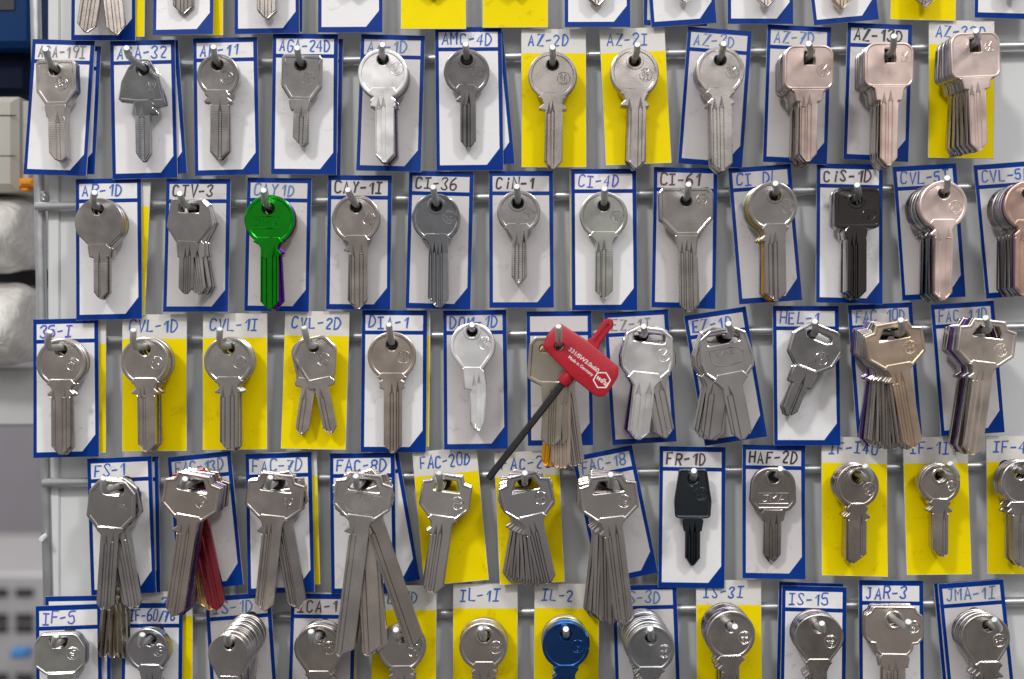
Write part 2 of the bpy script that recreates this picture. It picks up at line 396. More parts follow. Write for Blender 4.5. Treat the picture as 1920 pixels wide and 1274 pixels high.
def stamp_mesh(lines, cx, cy, r, ring=True):
    rnd = random.Random(hash(tuple(map(ord, ''.join(lines)))) & 0xffff); m = MB()
    if ring: ridge(m, circ(cx, cy, r, 20), 1.6, T2 - 0.00019, 0.00010, S, closed=True)
    nl = len(lines); hh = min(8.5, 1.55 * r / max(1, nl))
    for i, t in enumerate(lines):
        adv = min(7.5, 1.55 * r / max(1, len(t)))
        for p in strokes(t, cx - adv * len(t) / 2 + 0.6, -cy + (nl / 2 - 1 - i) * (hh + 1.5) + 1.0, hh, adv, 0.15, rnd, 0.72):
            ridge(m, p, 1.6, T2 - 0.00019, 0.00012, S)
    return m

# ------------------------------------------------------------------ board, posts, rods
m, t, b = nmat('board_painted_steel')
co = t.nodes.new('ShaderNodeTexCoord'); n = t.nodes.new('ShaderNodeTexNoise'); n.inputs['Scale'].default_value = 9; n.inputs['Detail'].default_value = 8; n.inputs['Roughness'].default_value = 0.65
t.links.new(co.outputs['Object'], n.inputs['Vector'])
cr = t.nodes.new('ShaderNodeValToRGB'); cr.color_ramp.elements[0].position = 0.3; cr.color_ramp.elements[0].color = (0.60, 0.61, 0.61, 1)
cr.color_ramp.elements[1].position = 0.7; cr.color_ramp.elements[1].color = (0.69, 0.70, 0.705, 1)
t.links.new(n.outputs['Fac'], cr.inputs['Fac']); t.links.new(cr.outputs['Color'], b.inputs['Base Color'])
b.inputs['Roughness'].default_value = 0.32; bump_from(t, b, n.outputs['Fac'], 0.15, 0.002)
M_BOARD = m
def box(mb, x0, x1, y0, y1, z0, z1, bev=0.0, mi=0):
    i = len(mb.V); c = bev
    for z, d in ((z0, c), (z0 + c, 0), (z1 - c, 0), (z1, c)):
        mb.V += [(x0 + d, y0 + d, z), (x1 - d, y0 + d, z), (x1 - d, y1 - d, z), (x0 + d, y1 - d, z)]
    mb.F.append((i + 3, i + 2, i + 1, i)); mb.M.append(mi)
    for r in range(3):
        for q in range(4):
            a = i + 4 * r + q; e = i + 4 * r + (q + 1) % 4; mb.F.append((a, e, e + 4, a + 4)); mb.M.append(mi)
    mb.F.append((i + 12, i + 13, i + 14, i + 15)); mb.M.append(mi)
def tube(mb, pts, r, seg=16, capmat=1, chamfer=True):
    """a round bar through 3D points with chamfered ends"""
    pts = [Vector(p) for p in pts]; rings = []; d0 = (pts[1] - pts[0]).normalized()
    up = Vector((0, 0, 1)) if abs(d0.z) < 0.9 else Vector((1, 0, 0)); u = d0.cross(up).normalized()
    P_ = list(pts); R_ = [r] * len(pts)
    if chamfer:
        d1 = (pts[-1] - pts[-2]).normalized(); P_[-1] = pts[-1] - d1 * r * 0.22; P_.append(pts[-1]); R_.append(r * 0.82)
    for i, p in enumerate(P_):
        a = P_[max(0, i - 1)]; c = P_[min(len(P_) - 1, i + 1)]; d = (c - a).normalized()
        u = (u - d * u.dot(d)).normalized(); w = d.cross(u); ring = []
        for s_ in range(seg):
            q = 2 * math.pi * s_ / seg; ring.append(len(mb.V)); mb.V.append(tuple(p + (u * math.cos(q) + w * math.sin(q)) * R_[i]))
        rings.append(ring)
    for a, c in zip(rings, rings[1:]):
        for s_ in range(seg):
            mb.F.append((a[s_], a[(s_ + 1) % seg], c[(s_ + 1) % seg], c[s_])); mb.M.append(0)
    mb.F.append(tuple(rings[-1])); mb.M.append(capmat); mb.F.append(tuple(rings[0][::-1])); mb.M.append(0)
def bend(a, b_, c, r=0.004, n=5):
    """points of a path a-b-c with a rounded elbow at b"""
    a, b_, c = Vector(a), Vector(b_), Vector(c); u = (a - b_).normalized(); v = (c - b_).normalized()
    s, e = b_ + u * min(r, (a - b_).length * .5), b_ + v * min(r, (c - b_).length * .5)
    return [a] + [s.lerp(b_, k / n).lerp(b_.lerp(e, k / n), k / n) for k in range(n + 1)] + [c]

HB = -0.0035
def build_board():
    e = empty('back_board', P(95, 637, HB)); props(e, 'pale grey painted steel board behind the hanging cards and rods', 'board')
    mb = MB(); k = S * (1 - HB / D)
    box(mb, 0, (2250 - 95) * k, -900 * k, 900 * k, -0.012, 0.0, 0.001)
    link('panel', mesh('board_panel', mb.V, mb.F, M_BOARD), e)
    mb = MB(); box(mb, -0.001, 0.0045, -900 * k, 900 * k, -0.011, 0.0012, 0.0006)
    link('folded_edge', mesh('board_edge', mb.V, mb.F, M_BOARD), e)
    rnd = random.Random(5)
    return e
build_board()
RODS = [(-160, -190), (125.5, 86), (388, 349), (640, 613), (906, 872), (1166, 1128)]    # y at x=65 and x=1920
def rod_y(r, x): a, c = RODS[r]; return a + (c - a) * (x - 65) / 1855.0
def build_rack():
    e = empty('hook_rack', P(76, 637, 0.0)); props(e, 'grey tubular rack with horizontal rods carrying the hooks', 'rack')
    inv = e.matrix_world.inverted()
    mb = MB(); tube(mb, [inv @ P(58, -420, -0.003), inv @ P(80, 637, -0.003), inv @ P(106, 1700, -0.003)], 0.0026, 20, 0)
    link('upright', mesh('rack_upright', mb.V, mb.F, ROD, smooth=40), e)
    for r in range(6):
        x0 = (52, 66, 66, 66, 80, 90)[r]
        mb = MB(); tube(mb, [inv @ P(2200, rod_y(r, 2200), 0.002), inv @ P(x0, rod_y(r, x0), 0.002)], 0.0021, 18, 0)
        link('cross_rod', mesh('rack_rod', mb.V, mb.F, ROD, smooth=40), e)
    mb = MB(); tube(mb, [inv @ P(86, 1004, -0.002), inv @ P(77, 1012, 0.006)], 0.0012, 12, 0)
    link('bolt', mesh('rack_bolt', mb.V, mb.F, CUT, smooth=40), e)
    mb = MB()
    for (x, y, rr) in ((86, 366, 0.0014), (84, 373, 0.0010)):
        for i in range(1): tube(mb, [inv @ P(x - 4, y - 4, -0.002), inv @ P(x, y + 4, 0.0)], rr, 10, 0)
    link('weld', mesh('rack_weld', mb.V, mb.F, ROD, smooth=60), e)
build_rack()

# ------------------------------------------------------------------ label cards
ORD = ['', 'first', 'second', 'third', 'fourth', 'fifth', 'sixth', 'seventh', 'eighth', 'ninth', 'tenth', 'eleventh', 'twelfth', 'thirteenth', 'fourteenth', 'fifteenth', 'sixteenth']
ROWN = ['top row', 'second row', 'third row', 'fourth row', 'fifth row', 'bottom row']
def card(tcx, tcy, bcx, bcy, w=122, kind='blue', text='', ic='blue', label='', hd=None, fs=21, dx=9, adv=None, ht=0.0072, hb=0.0112, curl=None, rise=0, group=None, greyer=False):
    rnd = random.Random(int(tcx * 7 + tcy * 13))
    hm = (ht + hb) / 2; k = S * (1 - hm / D); a, c = P(tcx, tcy, ht), P(bcx, bcy, hb)
    H = math.hypot(a.x - c.x, a.z - c.z) / k
    rz = math.atan2(c.x - a.x, a.z - c.z)
    e = empty(kind + '_card' if kind != 'blue' else 'blue_framed_card', a, rz, -math.atan2(hb - ht, (H * k)), rnd.uniform(-0.03, 0.03))
    e.name = 'yellow_card' if kind == 'yellow' else 'blue_framed_card'
    props(e, label, 'label card', group or ('yellow label cards behind the keys' if kind == 'yellow' else 'blue framed label cards behind the keys'))
    curl = curl if curl is not None else rnd.uniform(-0.0022, 0.0026); cx2 = rnd.uniform(-0.0003, 0.0003)
    def zc(x, y): return curl * ((-y / H) ** 2) + cx2 * (2 * x / w) ** 2
    hw = w / 2
    if kind == 'blue':
        outer = [(-hw, 0), (-hw, -H), (hw, -H), (hw, 0)]
        h0, h1 = -9.5, -(hd or 38.5); mg = 6.5
        head = [(-hw + mg, h0), (-hw + mg, h1), (hw - mg - 1, h1), (hw - mg - 1, h0)]
        y0 = h1 - 7.5; y1 = -H + 10
        body = [(-hw + mg, y0), (-hw + mg, y1), (hw - mg - 24, y1), (hw - mg, y1 + 31), (hw - mg - 1, y0)]
        polys = [(head, 1), (body, 1)]
    else:
        outer = [(-hw, 0), (-hw, -H), (hw, -H), (hw, 0)]; h1 = -(hd or 46); h0 = 0
        polys = [([(-hw + .5, h1), (-hw + .5, -H + .5), (hw - .5, -H + .5), (hw - .5, h1)], 1)]
    pts = []; ed = []
    for q in [outer] + [p for p, _ in polys]:
        i = len(pts); pts += [Vector(p) for p in q]; ed += [(i + j, i + (j + 1) % len(q)) for j in range(len(q))]
    ne = 14
    i = len(pts)          # finer outer edge so it can bend
    for s_ in (-hw, hw):
        for j in range(1, ne): pts.append(Vector((s_, -H * j / ne)))
    for gx in range(1, 6):
        for gy in range(1, 13): pts.append(Vector((-hw + w * gx / 6 + 0.3, -H * gy / 13 + 0.2)))
    r = geometry.delaunay_2d_cdt(pts, ed, [], 0, 1e-4)
    m = MB(); m.V = [(p[0] * k, p[1] * k, zc(p[0], p[1])) for p in r[0]]
    def inp(q, x, y):
        c_ = False
        for i_ in range(len(q)):
            a_, d_ = q[i_], q[i_ - 1]
            if (a_[1] > y) != (d_[1] > y) and x < (d_[0] - a_[0]) * (y - a_[1]) / (d_[1] - a_[1]) + a_[0]: c_ = not c_
        return c_
    for f in r[2]:
        cx = sum(r[0][q][0] for q in f) / 3; cy = sum(r[0][q][1] for q in f) / 3
        f = list(f); A, B, C = [r[0][q] for q in f]
        if (B[0] - A[0]) * (C[1] - A[1]) - (C[0] - A[0]) * (B[1] - A[1]) < 0: f = f[::-1]
        mi = 0
        for q, mm in polys:
            if inp(q, cx, cy): mi = mm
        m.F.append(tuple(f)); m.M.append(mi)
    nF = len(m.F); nV = len(m.V); loop = [(-hw, -H * j / ne) for j in range(ne + 1)] + [(hw, -H * j / ne) for j in range(ne, -1, -1)]
    f_ = []; g_ = []
    for (x, y) in loop: f_.append(len(m.V)); m.V.append((x * k, y * k, zc(x, y)))
    for (x, y) in loop: g_.append(len(m.V)); m.V.append(((x * 1.012) * k, y * k - 0.0001 if y < -1 else y * k + 0.0001, zc(x, y) - 0.00045))
    m.band(g_, f_, 2)
    o0 = len(m.V); nf = [f for f in m.F[:nF]]
    m.V += [(v[0], v[1], v[2] - 0.00044) for v in m.V[:nV]]
    for f in nf: m.F.append(tuple(i_ + o0 for i_ in f)[::-1]); m.M.append(2)
    mats = [M_BLUE, M_GREYER if greyer else M_WHITE, M_EDGE] if kind == 'blue' else [M_CREAM, M_YEL, M_EDGE]
    link('sheet', mesh('card_sheet', m.V, m.F, mats, m.M, smooth=30), e)
    if text:
        n_ = len(text); adv = adv or min(16.5, (w - 22) / n_); mt = MB()
        base = (h1 + 5.0) if kind == 'blue' else (h1 + 14)
        base += rise
        for pl in strokes(text, -hw + dx + 4, base, fs, adv, 1.0, rnd):
            wd = (2.8 if ic not in ('black', 'brown') else 3.2) * rnd.uniform(0.85, 1.15)
            L, R = stroke_width(pl, wd); i0 = len(mt.V)
            for l, rr in zip(L, R):
                for q in (l, rr): mt.V.append((q.x * k, q.y * k, zc(q.x, q.y) + 0.00022))
            for j in range(len(pl) - 1):
                a_ = i0 + 2 * j; mt.F.append((a_ + 1, a_ + 3, a_ + 2, a_)); mt.M.append(0)
        link('handwriting', mesh('handwriting', mt.V, mt.F, INK[ic]), e)
    return e

def cards_row(row, lst):
    for i, c in enumerate(lst):
        c = dict(c); pos = c.pop('p'); lab = c.pop('lab')
        card(*pos, label=lab, **c)
def L(**k): return k
def cl(kind, row, n, extra=''):
    s = {'blue': 'blue-framed white card', 'yellow': 'yellow card with off-white top'}[kind]
    return f"{s} {extra}behind the {ORD[n]} hook of the {ROWN[row]}".replace('  ', ' ')

CARDS = [
 # second row
 (1, 1, 'blue', (119, 75, 104, 330, 118), 'AGA-19I', 'grey'), (1, 2, 'blue', (267, 76, 270, 334, 121), 'AGA-32', 'blue'),
 (1, 3, 'blue', (422, 71, 426, 329, 120), 'AR-11', 'blue'), (1, 4, 'blue', (573, 64, 569, 327, 122), 'AGA-24D', 'blue'),
 (1, 5, 'blue', (737, 66, 729, 323, 120), 'AA-1D', 'pale'), (1, 6, 'blue', (878, 51, 881, 319, 125), 'AMC-4D', 'blue'),
 (1, 7, 'yellow', (1038, 55, 1039, 313, 121), 'AZ-2D', 'blue'), (1, 8, 'yellow', (1185, 53, 1197, 310, 122), 'AZ-2I', 'blue'),
 (1, 9, 'blue', (1350, 55, 1332, 310, 120), 'AZ-3D', 'pale'), (1, 10, 'blue', (1499, 49, 1491, 306, 120), 'AZ-7D', 'pale'),
 (1, 11, 'blue', (1650, 45, 1643, 301, 121), 'AZ-13D', 'black'), (1, 12, 'yellow', (1803, 39, 1804, 296, 122), 'AZ-32D', 'blue'),
 # third row
 (2, 1, 'blue', (203, 335, 205, 600, 122), 'AR-1D', 'blue'), (2, 2, 'blue', (372, 336, 368, 586, 121), 'CTV-3', 'black'),
 (2, 3, 'blue', (524, 334, 517, 584, 121), 'CAY1D', 'pale'), (2, 4, 'blue', (675, 329, 671, 581, 120), 'CAY-1I', 'black'),
 (2, 5, 'blue', (828, 322, 821, 580, 121), 'CI-36', 'black'), (2, 6, 'blue', (977, 321, 978, 578, 120), 'CiN-1', 'black'),
 (2, 7, 'blue', (1132, 317, 1134, 582, 122), 'CI-4D', 'violet'), (2, 8, 'blue', (1286, 315, 1282, 578, 120), 'CI-61', 'brown'),
 (2, 9, 'blue', (1424, 312, 1444, 568, 117), 'CI DL', 'blue'), (2, 10, 'blue', (1594, 308, 1591, 570, 124), 'CiS-1D', 'brown'),
 (2, 11, 'blue', (1733, 310, 1754, 560, 120), 'CVL-5I', 'blue'), (2, 12, 'blue', (1885, 306, 1910, 556, 120), 'CVL-5D', 'blue'),
 # fourth row
 (3, 1, 'blue', (123, 598, 124, 858, 122), '35-I', 'violet'), (3, 2, 'yellow', (290, 590, 288, 847, 120), 'CVL-1D', 'blue'),
 (3, 3, 'yellow', (441, 588, 440, 844, 121), 'CVL-1I', 'blue'), (3, 4, 'yellow', (595, 584, 588, 843, 121), 'CVL-2D', 'blue'),
 (3, 5, 'blue', (740, 582, 737, 849, 122), 'DIA-1', 'blue'), (3, 6, 'blue', (890, 582, 893, 843, 119), 'DOM-1D', 'blue'),
 (3, 7, 'blue', (1048, 584, 1051, 836, 122), '', 'blue'), (3, 8, 'blue', (1192, 584, 1208, 832, 120), 'EZ-1I', 'grey'),
 (3, 9, 'blue', (1340, 584, 1380, 828, 117), 'EZ-1D', 'blue'), (3, 10, 'blue', (1511, 574, 1514, 836, 124), 'HEL-1', 'violet'),
 (3, 11, 'blue', (1650, 570, 1666, 818, 120), 'FAC 10D', 'pale'), (3, 12, 'blue', (1804, 568, 1825, 815, 118), 'FAC 11D', 'pale'),
 # fifth row
 (4, 1, 'blue', (224, 858, 231, 1115, 121), 'FS-1', 'blue'), (4, 2, 'blue', (373, 852, 395, 1104, 120), 'FAC-13D', 'pale'),
 (4, 3, 'blue', (522, 850, 528, 1112, 124), 'FAC-7D', 'pale'), (4, 4, 'blue', (679, 850, 681, 1115, 122), 'FAC-8D', 'blue'),
 (4, 5, 'yellow', (833, 843, 856, 1094, 121), 'FAC-20D', 'blue'), (4, 6, 'yellow', (987, 847, 998, 1094, 121), 'FAC-22', 'blue'),
 (4, 7, 'blue', (1129, 846, 1178, 1086, 114), 'FAC-18', 'pale'), (4, 8, 'blue', (1299, 838, 1297, 1104, 124), 'FR-1D', 'brown'),
 (4, 9, 'blue', (1451, 835, 1449, 1085, 118), 'HAF-2D', 'black'), (4, 10, 'yellow', (1602, 820, 1601, 1080, 122), 'IF-I40', 'blue'),
 (4, 11, 'yellow', (1753, 820, 1760, 1078, 122), 'IF-1I', 'blue'), (4, 12, 'yellow', (1910, 818, 1915, 1078, 122), 'IF-45', 'blue'),
 # bottom row
 (5, 1, 'blue', (128, 1135, 131, 1396, 122), 'IF-5', 'violet'), (5, 2, 'blue', (287, 1131, 284, 1390, 113), 'IF-60/70', 'blue'),
 (5, 3, 'blue', (446, 1115, 462, 1375, 122), 'IS-1D', 'pale'), (5, 4, 'blue', (607, 1114, 600, 1373, 121), 'ICA-1', 'brown'),
 (5, 5, 'yellow', (758, 1098, 757, 1355, 121), 'IL-1D', 'pale'), (5, 6, 'yellow', (910, 1095, 910, 1355, 121), 'IL-1I', 'blue'),
 (5, 7, 'yellow', (1063, 1095, 1061, 1355, 121), 'IL-2', 'blue'), (5, 8, 'blue', (1208, 1097, 1217, 1357, 120), 'IS-3D', 'pale'),
 (5, 9, 'yellow', (1366, 1088, 1367, 1348, 122), 'IS-3I', 'blue'), (5, 10, 'blue', (1527, 1100, 1524, 1362, 121), 'IS-15', 'blue'),
 (5, 11, 'blue', (1671, 1089, 1672, 1350, 121), 'JAR-3', 'blue'), (5, 12, 'blue', (1820, 1091, 1845, 1348, 122), 'JMA-1I', 'pale'),
]
GREYER = {(1, 5), (1, 9), (1, 10), (1, 11), (2, 2), (2, 3), (2, 4), (2, 5), (2, 6), (2, 8), (2, 9), (2, 11), (2, 12), (3, 6), (3, 7), (3, 8), (3, 9), (3, 11), (3, 12), (4, 2), (4, 7), (4, 9), (5, 3), (5, 4), (5, 8), (5, 12)}  # cards drawn with a darker, greyer paper colour
INKW = {'blue': 'bright blue', 'pale': 'faded blue', 'violet': 'violet-blue', 'black': 'black', 'brown': 'thin dark', 'grey': 'faded grey'}
for row, n_, kind, pos, text, ic in CARDS:
    what = ('with ' + INKW[ic] + ' writing') if text else 'left unwritten'
    kd = 'yellow card' if kind == 'yellow' else 'blue-framed card'
    extra = {}
    if (row, n_) == (4, 10) or (row, n_) == (4, 11) or (row, n_) == (4, 12): extra = dict(hd=49, rise=4)
    if (row, n_) == (5, 10): extra = dict(hd=40)
    if (row, n_) in GREYER: extra['greyer'] = True
    card(*pos, kind=kind, text=text, ic=ic, label=f"{kd} {what} behind the {ORD[n_]} hook of the {ROWN[row]}", **extra)
# cards that peek out behind another card
BACK = [
 ((140, 86, 128, 326, 100), 'blue', 1, 'first', 'slim right edge showing'), ((274, 80, 291, 330, 119), 'blue', 1, 'second', 'leaning out at lower right'),
 ((582, 72, 577, 328, 122), 'blue', 1, 'fourth', 'thin strip showing at right'), ((883, 64, 905, 312, 120), 'blue', 1, 'sixth', 'leaning out at lower right'),
 ((222, 340, 211, 590, 121), 'yellow', 2, 'first', 'yellow strip showing at right'), ((1129, 318, 1131, 578, 122), 'yellow', 2, 'seventh', 'yellow sliver showing at left'),
 ((138, 600, 138, 850, 121), 'yellow', 3, 'first', 'yellow strip showing at right'), ((746, 584, 743, 838, 122), 'yellow', 3, 'fifth', 'yellow sliver showing at right'),
 ((236, 858, 240, 1113, 121), 'blue', 4, 'first', 'thin strip showing at right'), ((533, 848, 540, 1098, 121), 'yellow', 4, 'third', 'yellow strip showing at right'),
 ((686, 851, 728, 1098, 121), 'blue', 4, 'fourth', 'leaning far out at right'), ((146, 1118, 146, 1380, 122), 'blue', 5, 'first', 'raised edge showing above it'),
 ((300, 1110, 300, 1380, 122), 'yellow', 5, 'second', 'yellow strip showing at right'), ((1521, 1093, 1514, 1355, 121), 'blue', 5, 'tenth', 'tilted top edge showing'),
 ((1812, 1090, 1835, 1340, 122), 'blue', 5, 'twelfth', 'left edge showing'), ((608, 1112, 606, 1380, 122), 'yellow', 5, 'fourth', 'yellow sliver showing at right'),
]
for pos, kind, row, on, d in BACK:
    t_ = 'F  3' if pos[0] == 300 else ''
    card(*pos, kind=kind, text=t_, ic='blue', ht=0.0052, hb=0.0078, curl=0.0003, label=f"{'yellow' if kind=='yellow' else 'blue-framed'} card behind the {on} card of the {ROWN[row]}, {d}",
         group='spare cards half hidden behind others')
TOPC = [((196, -185, 192, 75, 119), 'blue', 'over the two angled key tips'), ((345, -190, 345, 68, 113), 'blue', 'second from left'), ((500, -195, 500, 63, 121), 'blue', 'third from left'),
        ((657, -195, 657, 62, 120), 'blue', 'fourth from left'), ((812, -200, 813, 57, 121), 'yellow', 'first yellow from left'), ((966, -205, 966, 51, 122), 'yellow', 'second yellow from left'),
        ((1120, -205, 1120, 54, 122), 'blue', 'between yellow and tilted card'), ((1262, -212, 1283, 47, 122), 'blue', 'tilted, sixth blue one from left'), ((1425, -212, 1426, 45, 122), 'blue', 'seventh blue one from left'),
        ((1558, -212, 1587, 43, 122), 'blue', 'tilted, left of the last yellow'), ((1733, -222, 1733, 36, 122), 'yellow', 'rightmost yellow one'), ((1892, -225, 1892, 33, 124), 'blue', 'at the right corner')]
for pos, kind, d in TOPC:
    card(*pos, kind=kind, label=f"{'yellow' if kind=='yellow' else 'blue-framed'} card cut off by the top edge, {d}")
for pos, kind, d in [((213, -190, 211, 70, 120), 'yellow', 'first from left'), ((358, -190, 358, 68, 121), 'yellow', 'second from left'), ((1269, -205, 1266, 49, 118), 'blue', 'beside the tilted card'), ((508, -195, 506, 60, 121), 'blue', 'third from left')]:
    card(*pos, kind=kind, ht=0.0052, hb=0.0078, curl=0.0003, label=f"{kind} strip of card hidden behind a cut-off top row card, {d}", group='spare cards half hidden behind others')

# ------------------------------------------------------------------ key blanks
def blade_out(ty, tw, wing, nl, nr, ns, lugs, bl, br, tip, tk, cx=0, wd=9):
    def side(s, nw, bw, lug):
        q = [(s * tw + cx, ty, 1.5), (s * (tw + wing) + cx, ty + wd, 0), (s * (nw + 3) , ty + wd + 5, 4), ]
        if lug == 'point': q += [(s * nw, ns - 6, 2), (s * (nw + 8), ns + 1, 1.5), (s * (nw + 8), ns + 5, 1), (s * abs(bw), ns + 6, 1)]
        elif lug == 'round': q += [(s * nw, ns - 12, 2), (s * (nw + 8), ns - 6, 3), (s * (nw + 5), ns - 1, 1), (s * (nw + 8), ns + 5, 3), (s * abs(bw), ns + 8, 1)]
        elif lug == 'step': q += [(s * nw, ns, 1), (s * abs(bw), ns + 1, 1)]
        else: q += [(s * abs(bw), max(ns - 8, ty + wd + 12), 4)]
        return q
    lu = {'both': ('point', 'point'), 'round': ('round', 'round'), 'left': ('point', 'none'), 'right': ('none', 'point'), 'step': ('step', 'step'), 'stepr': ('none', 'step'), 'stepl': ('step', 'none'),
          'none': ('none', 'none')}[lugs]
    R = side(1, nr, br, lu[1]); Lf = side(-1, nl, bl, lu[0]); c = (br + bl) / 2
    if tk == 'v': T = [(br, tip - 15, 1.5), (c + 3, tip, 2), (c - 3, tip, 2), (bl, tip - 15, 1.5)]
    elif tk == 'l': T = [(br, tip - 7, 1.5), (br - 7, tip, 2), (bl + 11, tip - 3, 1), (bl, tip - 17, 1.5)]
    elif tk == 'r': T = [(br, tip - 18, 1.5), (bl + 9, tip, 2), (bl, tip - 8, 1.5)]
    elif tk == 'b': T = [(br, tip - 12, 1.5), (br - 10, tip, 1.5), (bl + 10, tip, 1.5), (bl, tip - 12, 1.5)]
    pts = R + T + Lf[::-1]
    return rpoly(pts, 2)
def shape(kind, **p):
    g = dict(R=45.5, cy=21, cxx=0, hr=11, ty=52, tw=18, wing=8, nl=17, nr=17, ns=78, lugs='both', bl=-16, br=16, tip=196, tk='v', cx=0, gr=((-6, 6), (4, 6)), rim=5.5, panel=True, collar=False, sq=False, wd=9, sx=1.0)
    pre = {
     'round': {},
     'tear': dict(lugs='step', ty=62, tw=17, ns=92, wd=4, wing=2),
     'hexa': dict(lugs='step', ty=64, tw=19, ns=90, wd=2, wing=1),
     'shield': dict(lugs='stepr', ty=64, tw=21, ns=104, wd=3, wing=1, bl=-16, br=19, tip=210),
     'fan': dict(lugs='step', ty=67, tw=17, wing=1, wd=2, ns=72, nl=19, nr=22, bl=-14, br=14, tip=170),
     'square': dict(lugs='step', ty=62, tw=30, wing=1, wd=2, ns=84, nl=24, nr=24, bl=-17, br=17, tip=196, panel=True),
     'fac': dict(lugs='left', ty=54, tw=22, wing=6, wd=8, ns=84, nl=18, nr=18, bl=-17, br=19, tip=258, hr=0, rim=4),
     'ez': dict(lugs='none', ty=64, tw=24, wing=9, wd=12, ns=100, nl=24, nr=24, bl=-19, br=19, tip=205, rim=4),
     'hel': dict(lugs='step', ty=62, tw=20, wing=1, wd=1, ns=96, nl=22, nr=22, bl=-14, br=14, tip=168),
     'delta': dict(lugs='step', ty=58, tw=20, wing=6, wd=8, ns=76, nl=24, nr=24, bl=-17, br=17, tip=168),
     'fr': dict(lugs='step', ty=70, tw=17, wing=1, wd=2, ns=96, nl=17, nr=17, bl=-14, br=14, tip=162),
     'haf': dict(lugs='step', ty=60, tw=18, wing=1, wd=2, ns=82, nl=19, nr=19, bl=-15, br=15, tip=160),
     'jar': dict(lugs='step', ty=62, tw=22, wing=4, wd=4, ns=88, nl=25, nr=25, bl=-20, br=20, tip=190),
     'oct': dict(lugs='none', ty=70, tw=25, wing=1, wd=3, ns=90, nl=22, nr=22, bl=-17, br=17, tip=228),
     'spade': dict(lugs='both', ty=72, tw=18, wing=8, wd=8, ns=92, nl=18, nr=18, tip=200),
     'ifb': dict(lugs='none', ty=58, tw=24, wing=1, wd=2, ns=90, nl=22, nr=22, bl=-20, br=20, tip=170)}[kind]
    g.update(pre); g.update(p); R = g['R']; cy = g['cy']
    hole = circ(0, 0, g['hr'], 24) if g['hr'] else None
    if kind == 'round': o = circ(g['cxx'], cy, R, 56)
    elif kind == 'tear':
        a0 = math.radians(32); o = []
        for i in range(45):
            q = -a0 + (math.pi + 2 * a0) * i / 44; o.append((R * math.cos(q) + g['cxx'], -cy + R * math.sin(q)))
        o += [(-20 + g['cxx'], -(g['ty'] + 4)), (-17, -(g['ty'] + 12)), (17, -(g['ty'] + 12)), (20 + g['cxx'], -(g['ty'] + 4))]; o = ccw(o)
    elif kind == 'spade':
        a0 = math.radians(25); o = []
        for i in range(45):
            q = -a0 + (math.pi + 2 * a0) * i / 44; o.append((R * math.cos(q) + g['cxx'], -cy + R * 0.95 * math.sin(q)))
        o += [(-24 + g['cxx'], -(g['ty'] + 2)), (-22 + g['cxx'], -(g['ty'] + 9)), (22 + g['cxx'], -(g['ty'] + 9)), (24 + g['cxx'], -(g['ty'] + 2))]; o = ccw(o)
    elif kind == 'hexa': o = rpoly([(-31, -19, 4), (35, -19, 4), (41, -12, 4), (41, 39, 5), (22, 66, 2), (-18, 66, 2), (-35, 40, 5), (-35, -12, 4)])
    elif kind == 'delta32' : o = None
    elif kind == 'shield': o = rpoly([(-44, -25, 6), (42, -25, 6), (51, -16, 6), (51, 34, 5), (23, 66, 2), (-20, 66, 2), (-51, 34, 5), (-51, -16, 6)])
    elif kind == 'fan': o = rpoly([(-30, -17, 6), (28, -17, 6), (38, -4, 6), (44, 33, 5), (20, 66, 3), (-18, 66, 3), (-38, 36, 6), (-32, -4, 6)])
    elif kind == 'square': o = rpoly([(-46, -22, 19), (46, -22, 19), (46, 62, 16), (-46, 62, 16)], 7)
    elif kind == 'fac': o = rpoly([(-30, -24, 2), (30, -24, 2), (36, -10, 3), (54, -6, 2), (54, 40, 3), (28, 62, 2), (-28, 62, 2), (-54, 40, 3), (-54, -6, 2), (-36, -10, 3)])
    elif kind == 'ez': o = rpoly([(-22, -20, 12), (22, -20, 12), (44, -6, 8), (50, 40, 3), (46, 60, 2), (28, 78, 2), (-28, 78, 2), (-46, 60, 2), (-50, 40, 3), (-44, -6, 8)])
    elif kind == 'hel': o = rpoly([(-24, -22, 8), (30, -22, 8), (50, 10, 8), (44, 44, 8), (20, 66, 14), (-20, 66, 14), (-44, 44, 8), (-48, 8, 8)])
    elif kind == 'delta': o = rpoly([(-24, -20, 18), (24, -20, 18), (44, 8, 20), (28, 56, 2), (24, 68, 2), (-24, 68, 2), (-28, 56, 2), (-44, 8, 20)], 6)
    elif kind == 'fr': o = rpoly([(-26, -20, 6), (26, -20, 6), (35, 40, 7), (33, 72, 7), (-33, 72, 7), (-35, 40, 7)])
    elif kind == 'haf': o = rpoly([(-40, -18, 34), (40, -18, 34), (43, 48, 14), (30, 63, 8), (-30, 63, 8), (-43, 48, 14)], 8)
    elif kind == 'jar': o = rpoly([(-38, -26, 7), (38, -26, 7), (43, -16, 5), (53, -9, 5), (53, 34, 8), (44, 44, 5), (36, 45, 2), (33, 57, 2), (25, 66, 1), (-25, 66, 1), (-33, 57, 2), (-36, 45, 2), (-44, 44, 5), (-53, 34, 8), (-53, -9, 5), (-43, -16, 5)])
    elif kind == 'oct': o = rpoly([(-26, -18, 10), (22, -18, 10), (44, 6, 6), (46, 50, 6), (22, 78, 3), (-24, 78, 3), (-46, 52, 6), (-44, 4, 6)])
    elif kind == 'ifb': o = rpoly([(-34, -16, 10), (32, -16, 16), (48, 10, 14), (46, 44, 12), (28, 60, 4), (-28, 60, 4), (-48, 44, 6), (-46, -2, 8)], 5)
    if p.get('outline'): o = rpoly(p['outline'], 5)
    if kind == 'fac': hole = rpoly([(-17, -13, 3), (19, -13, 3), (30, 9, 2), (-30, 9, 2)], 2)
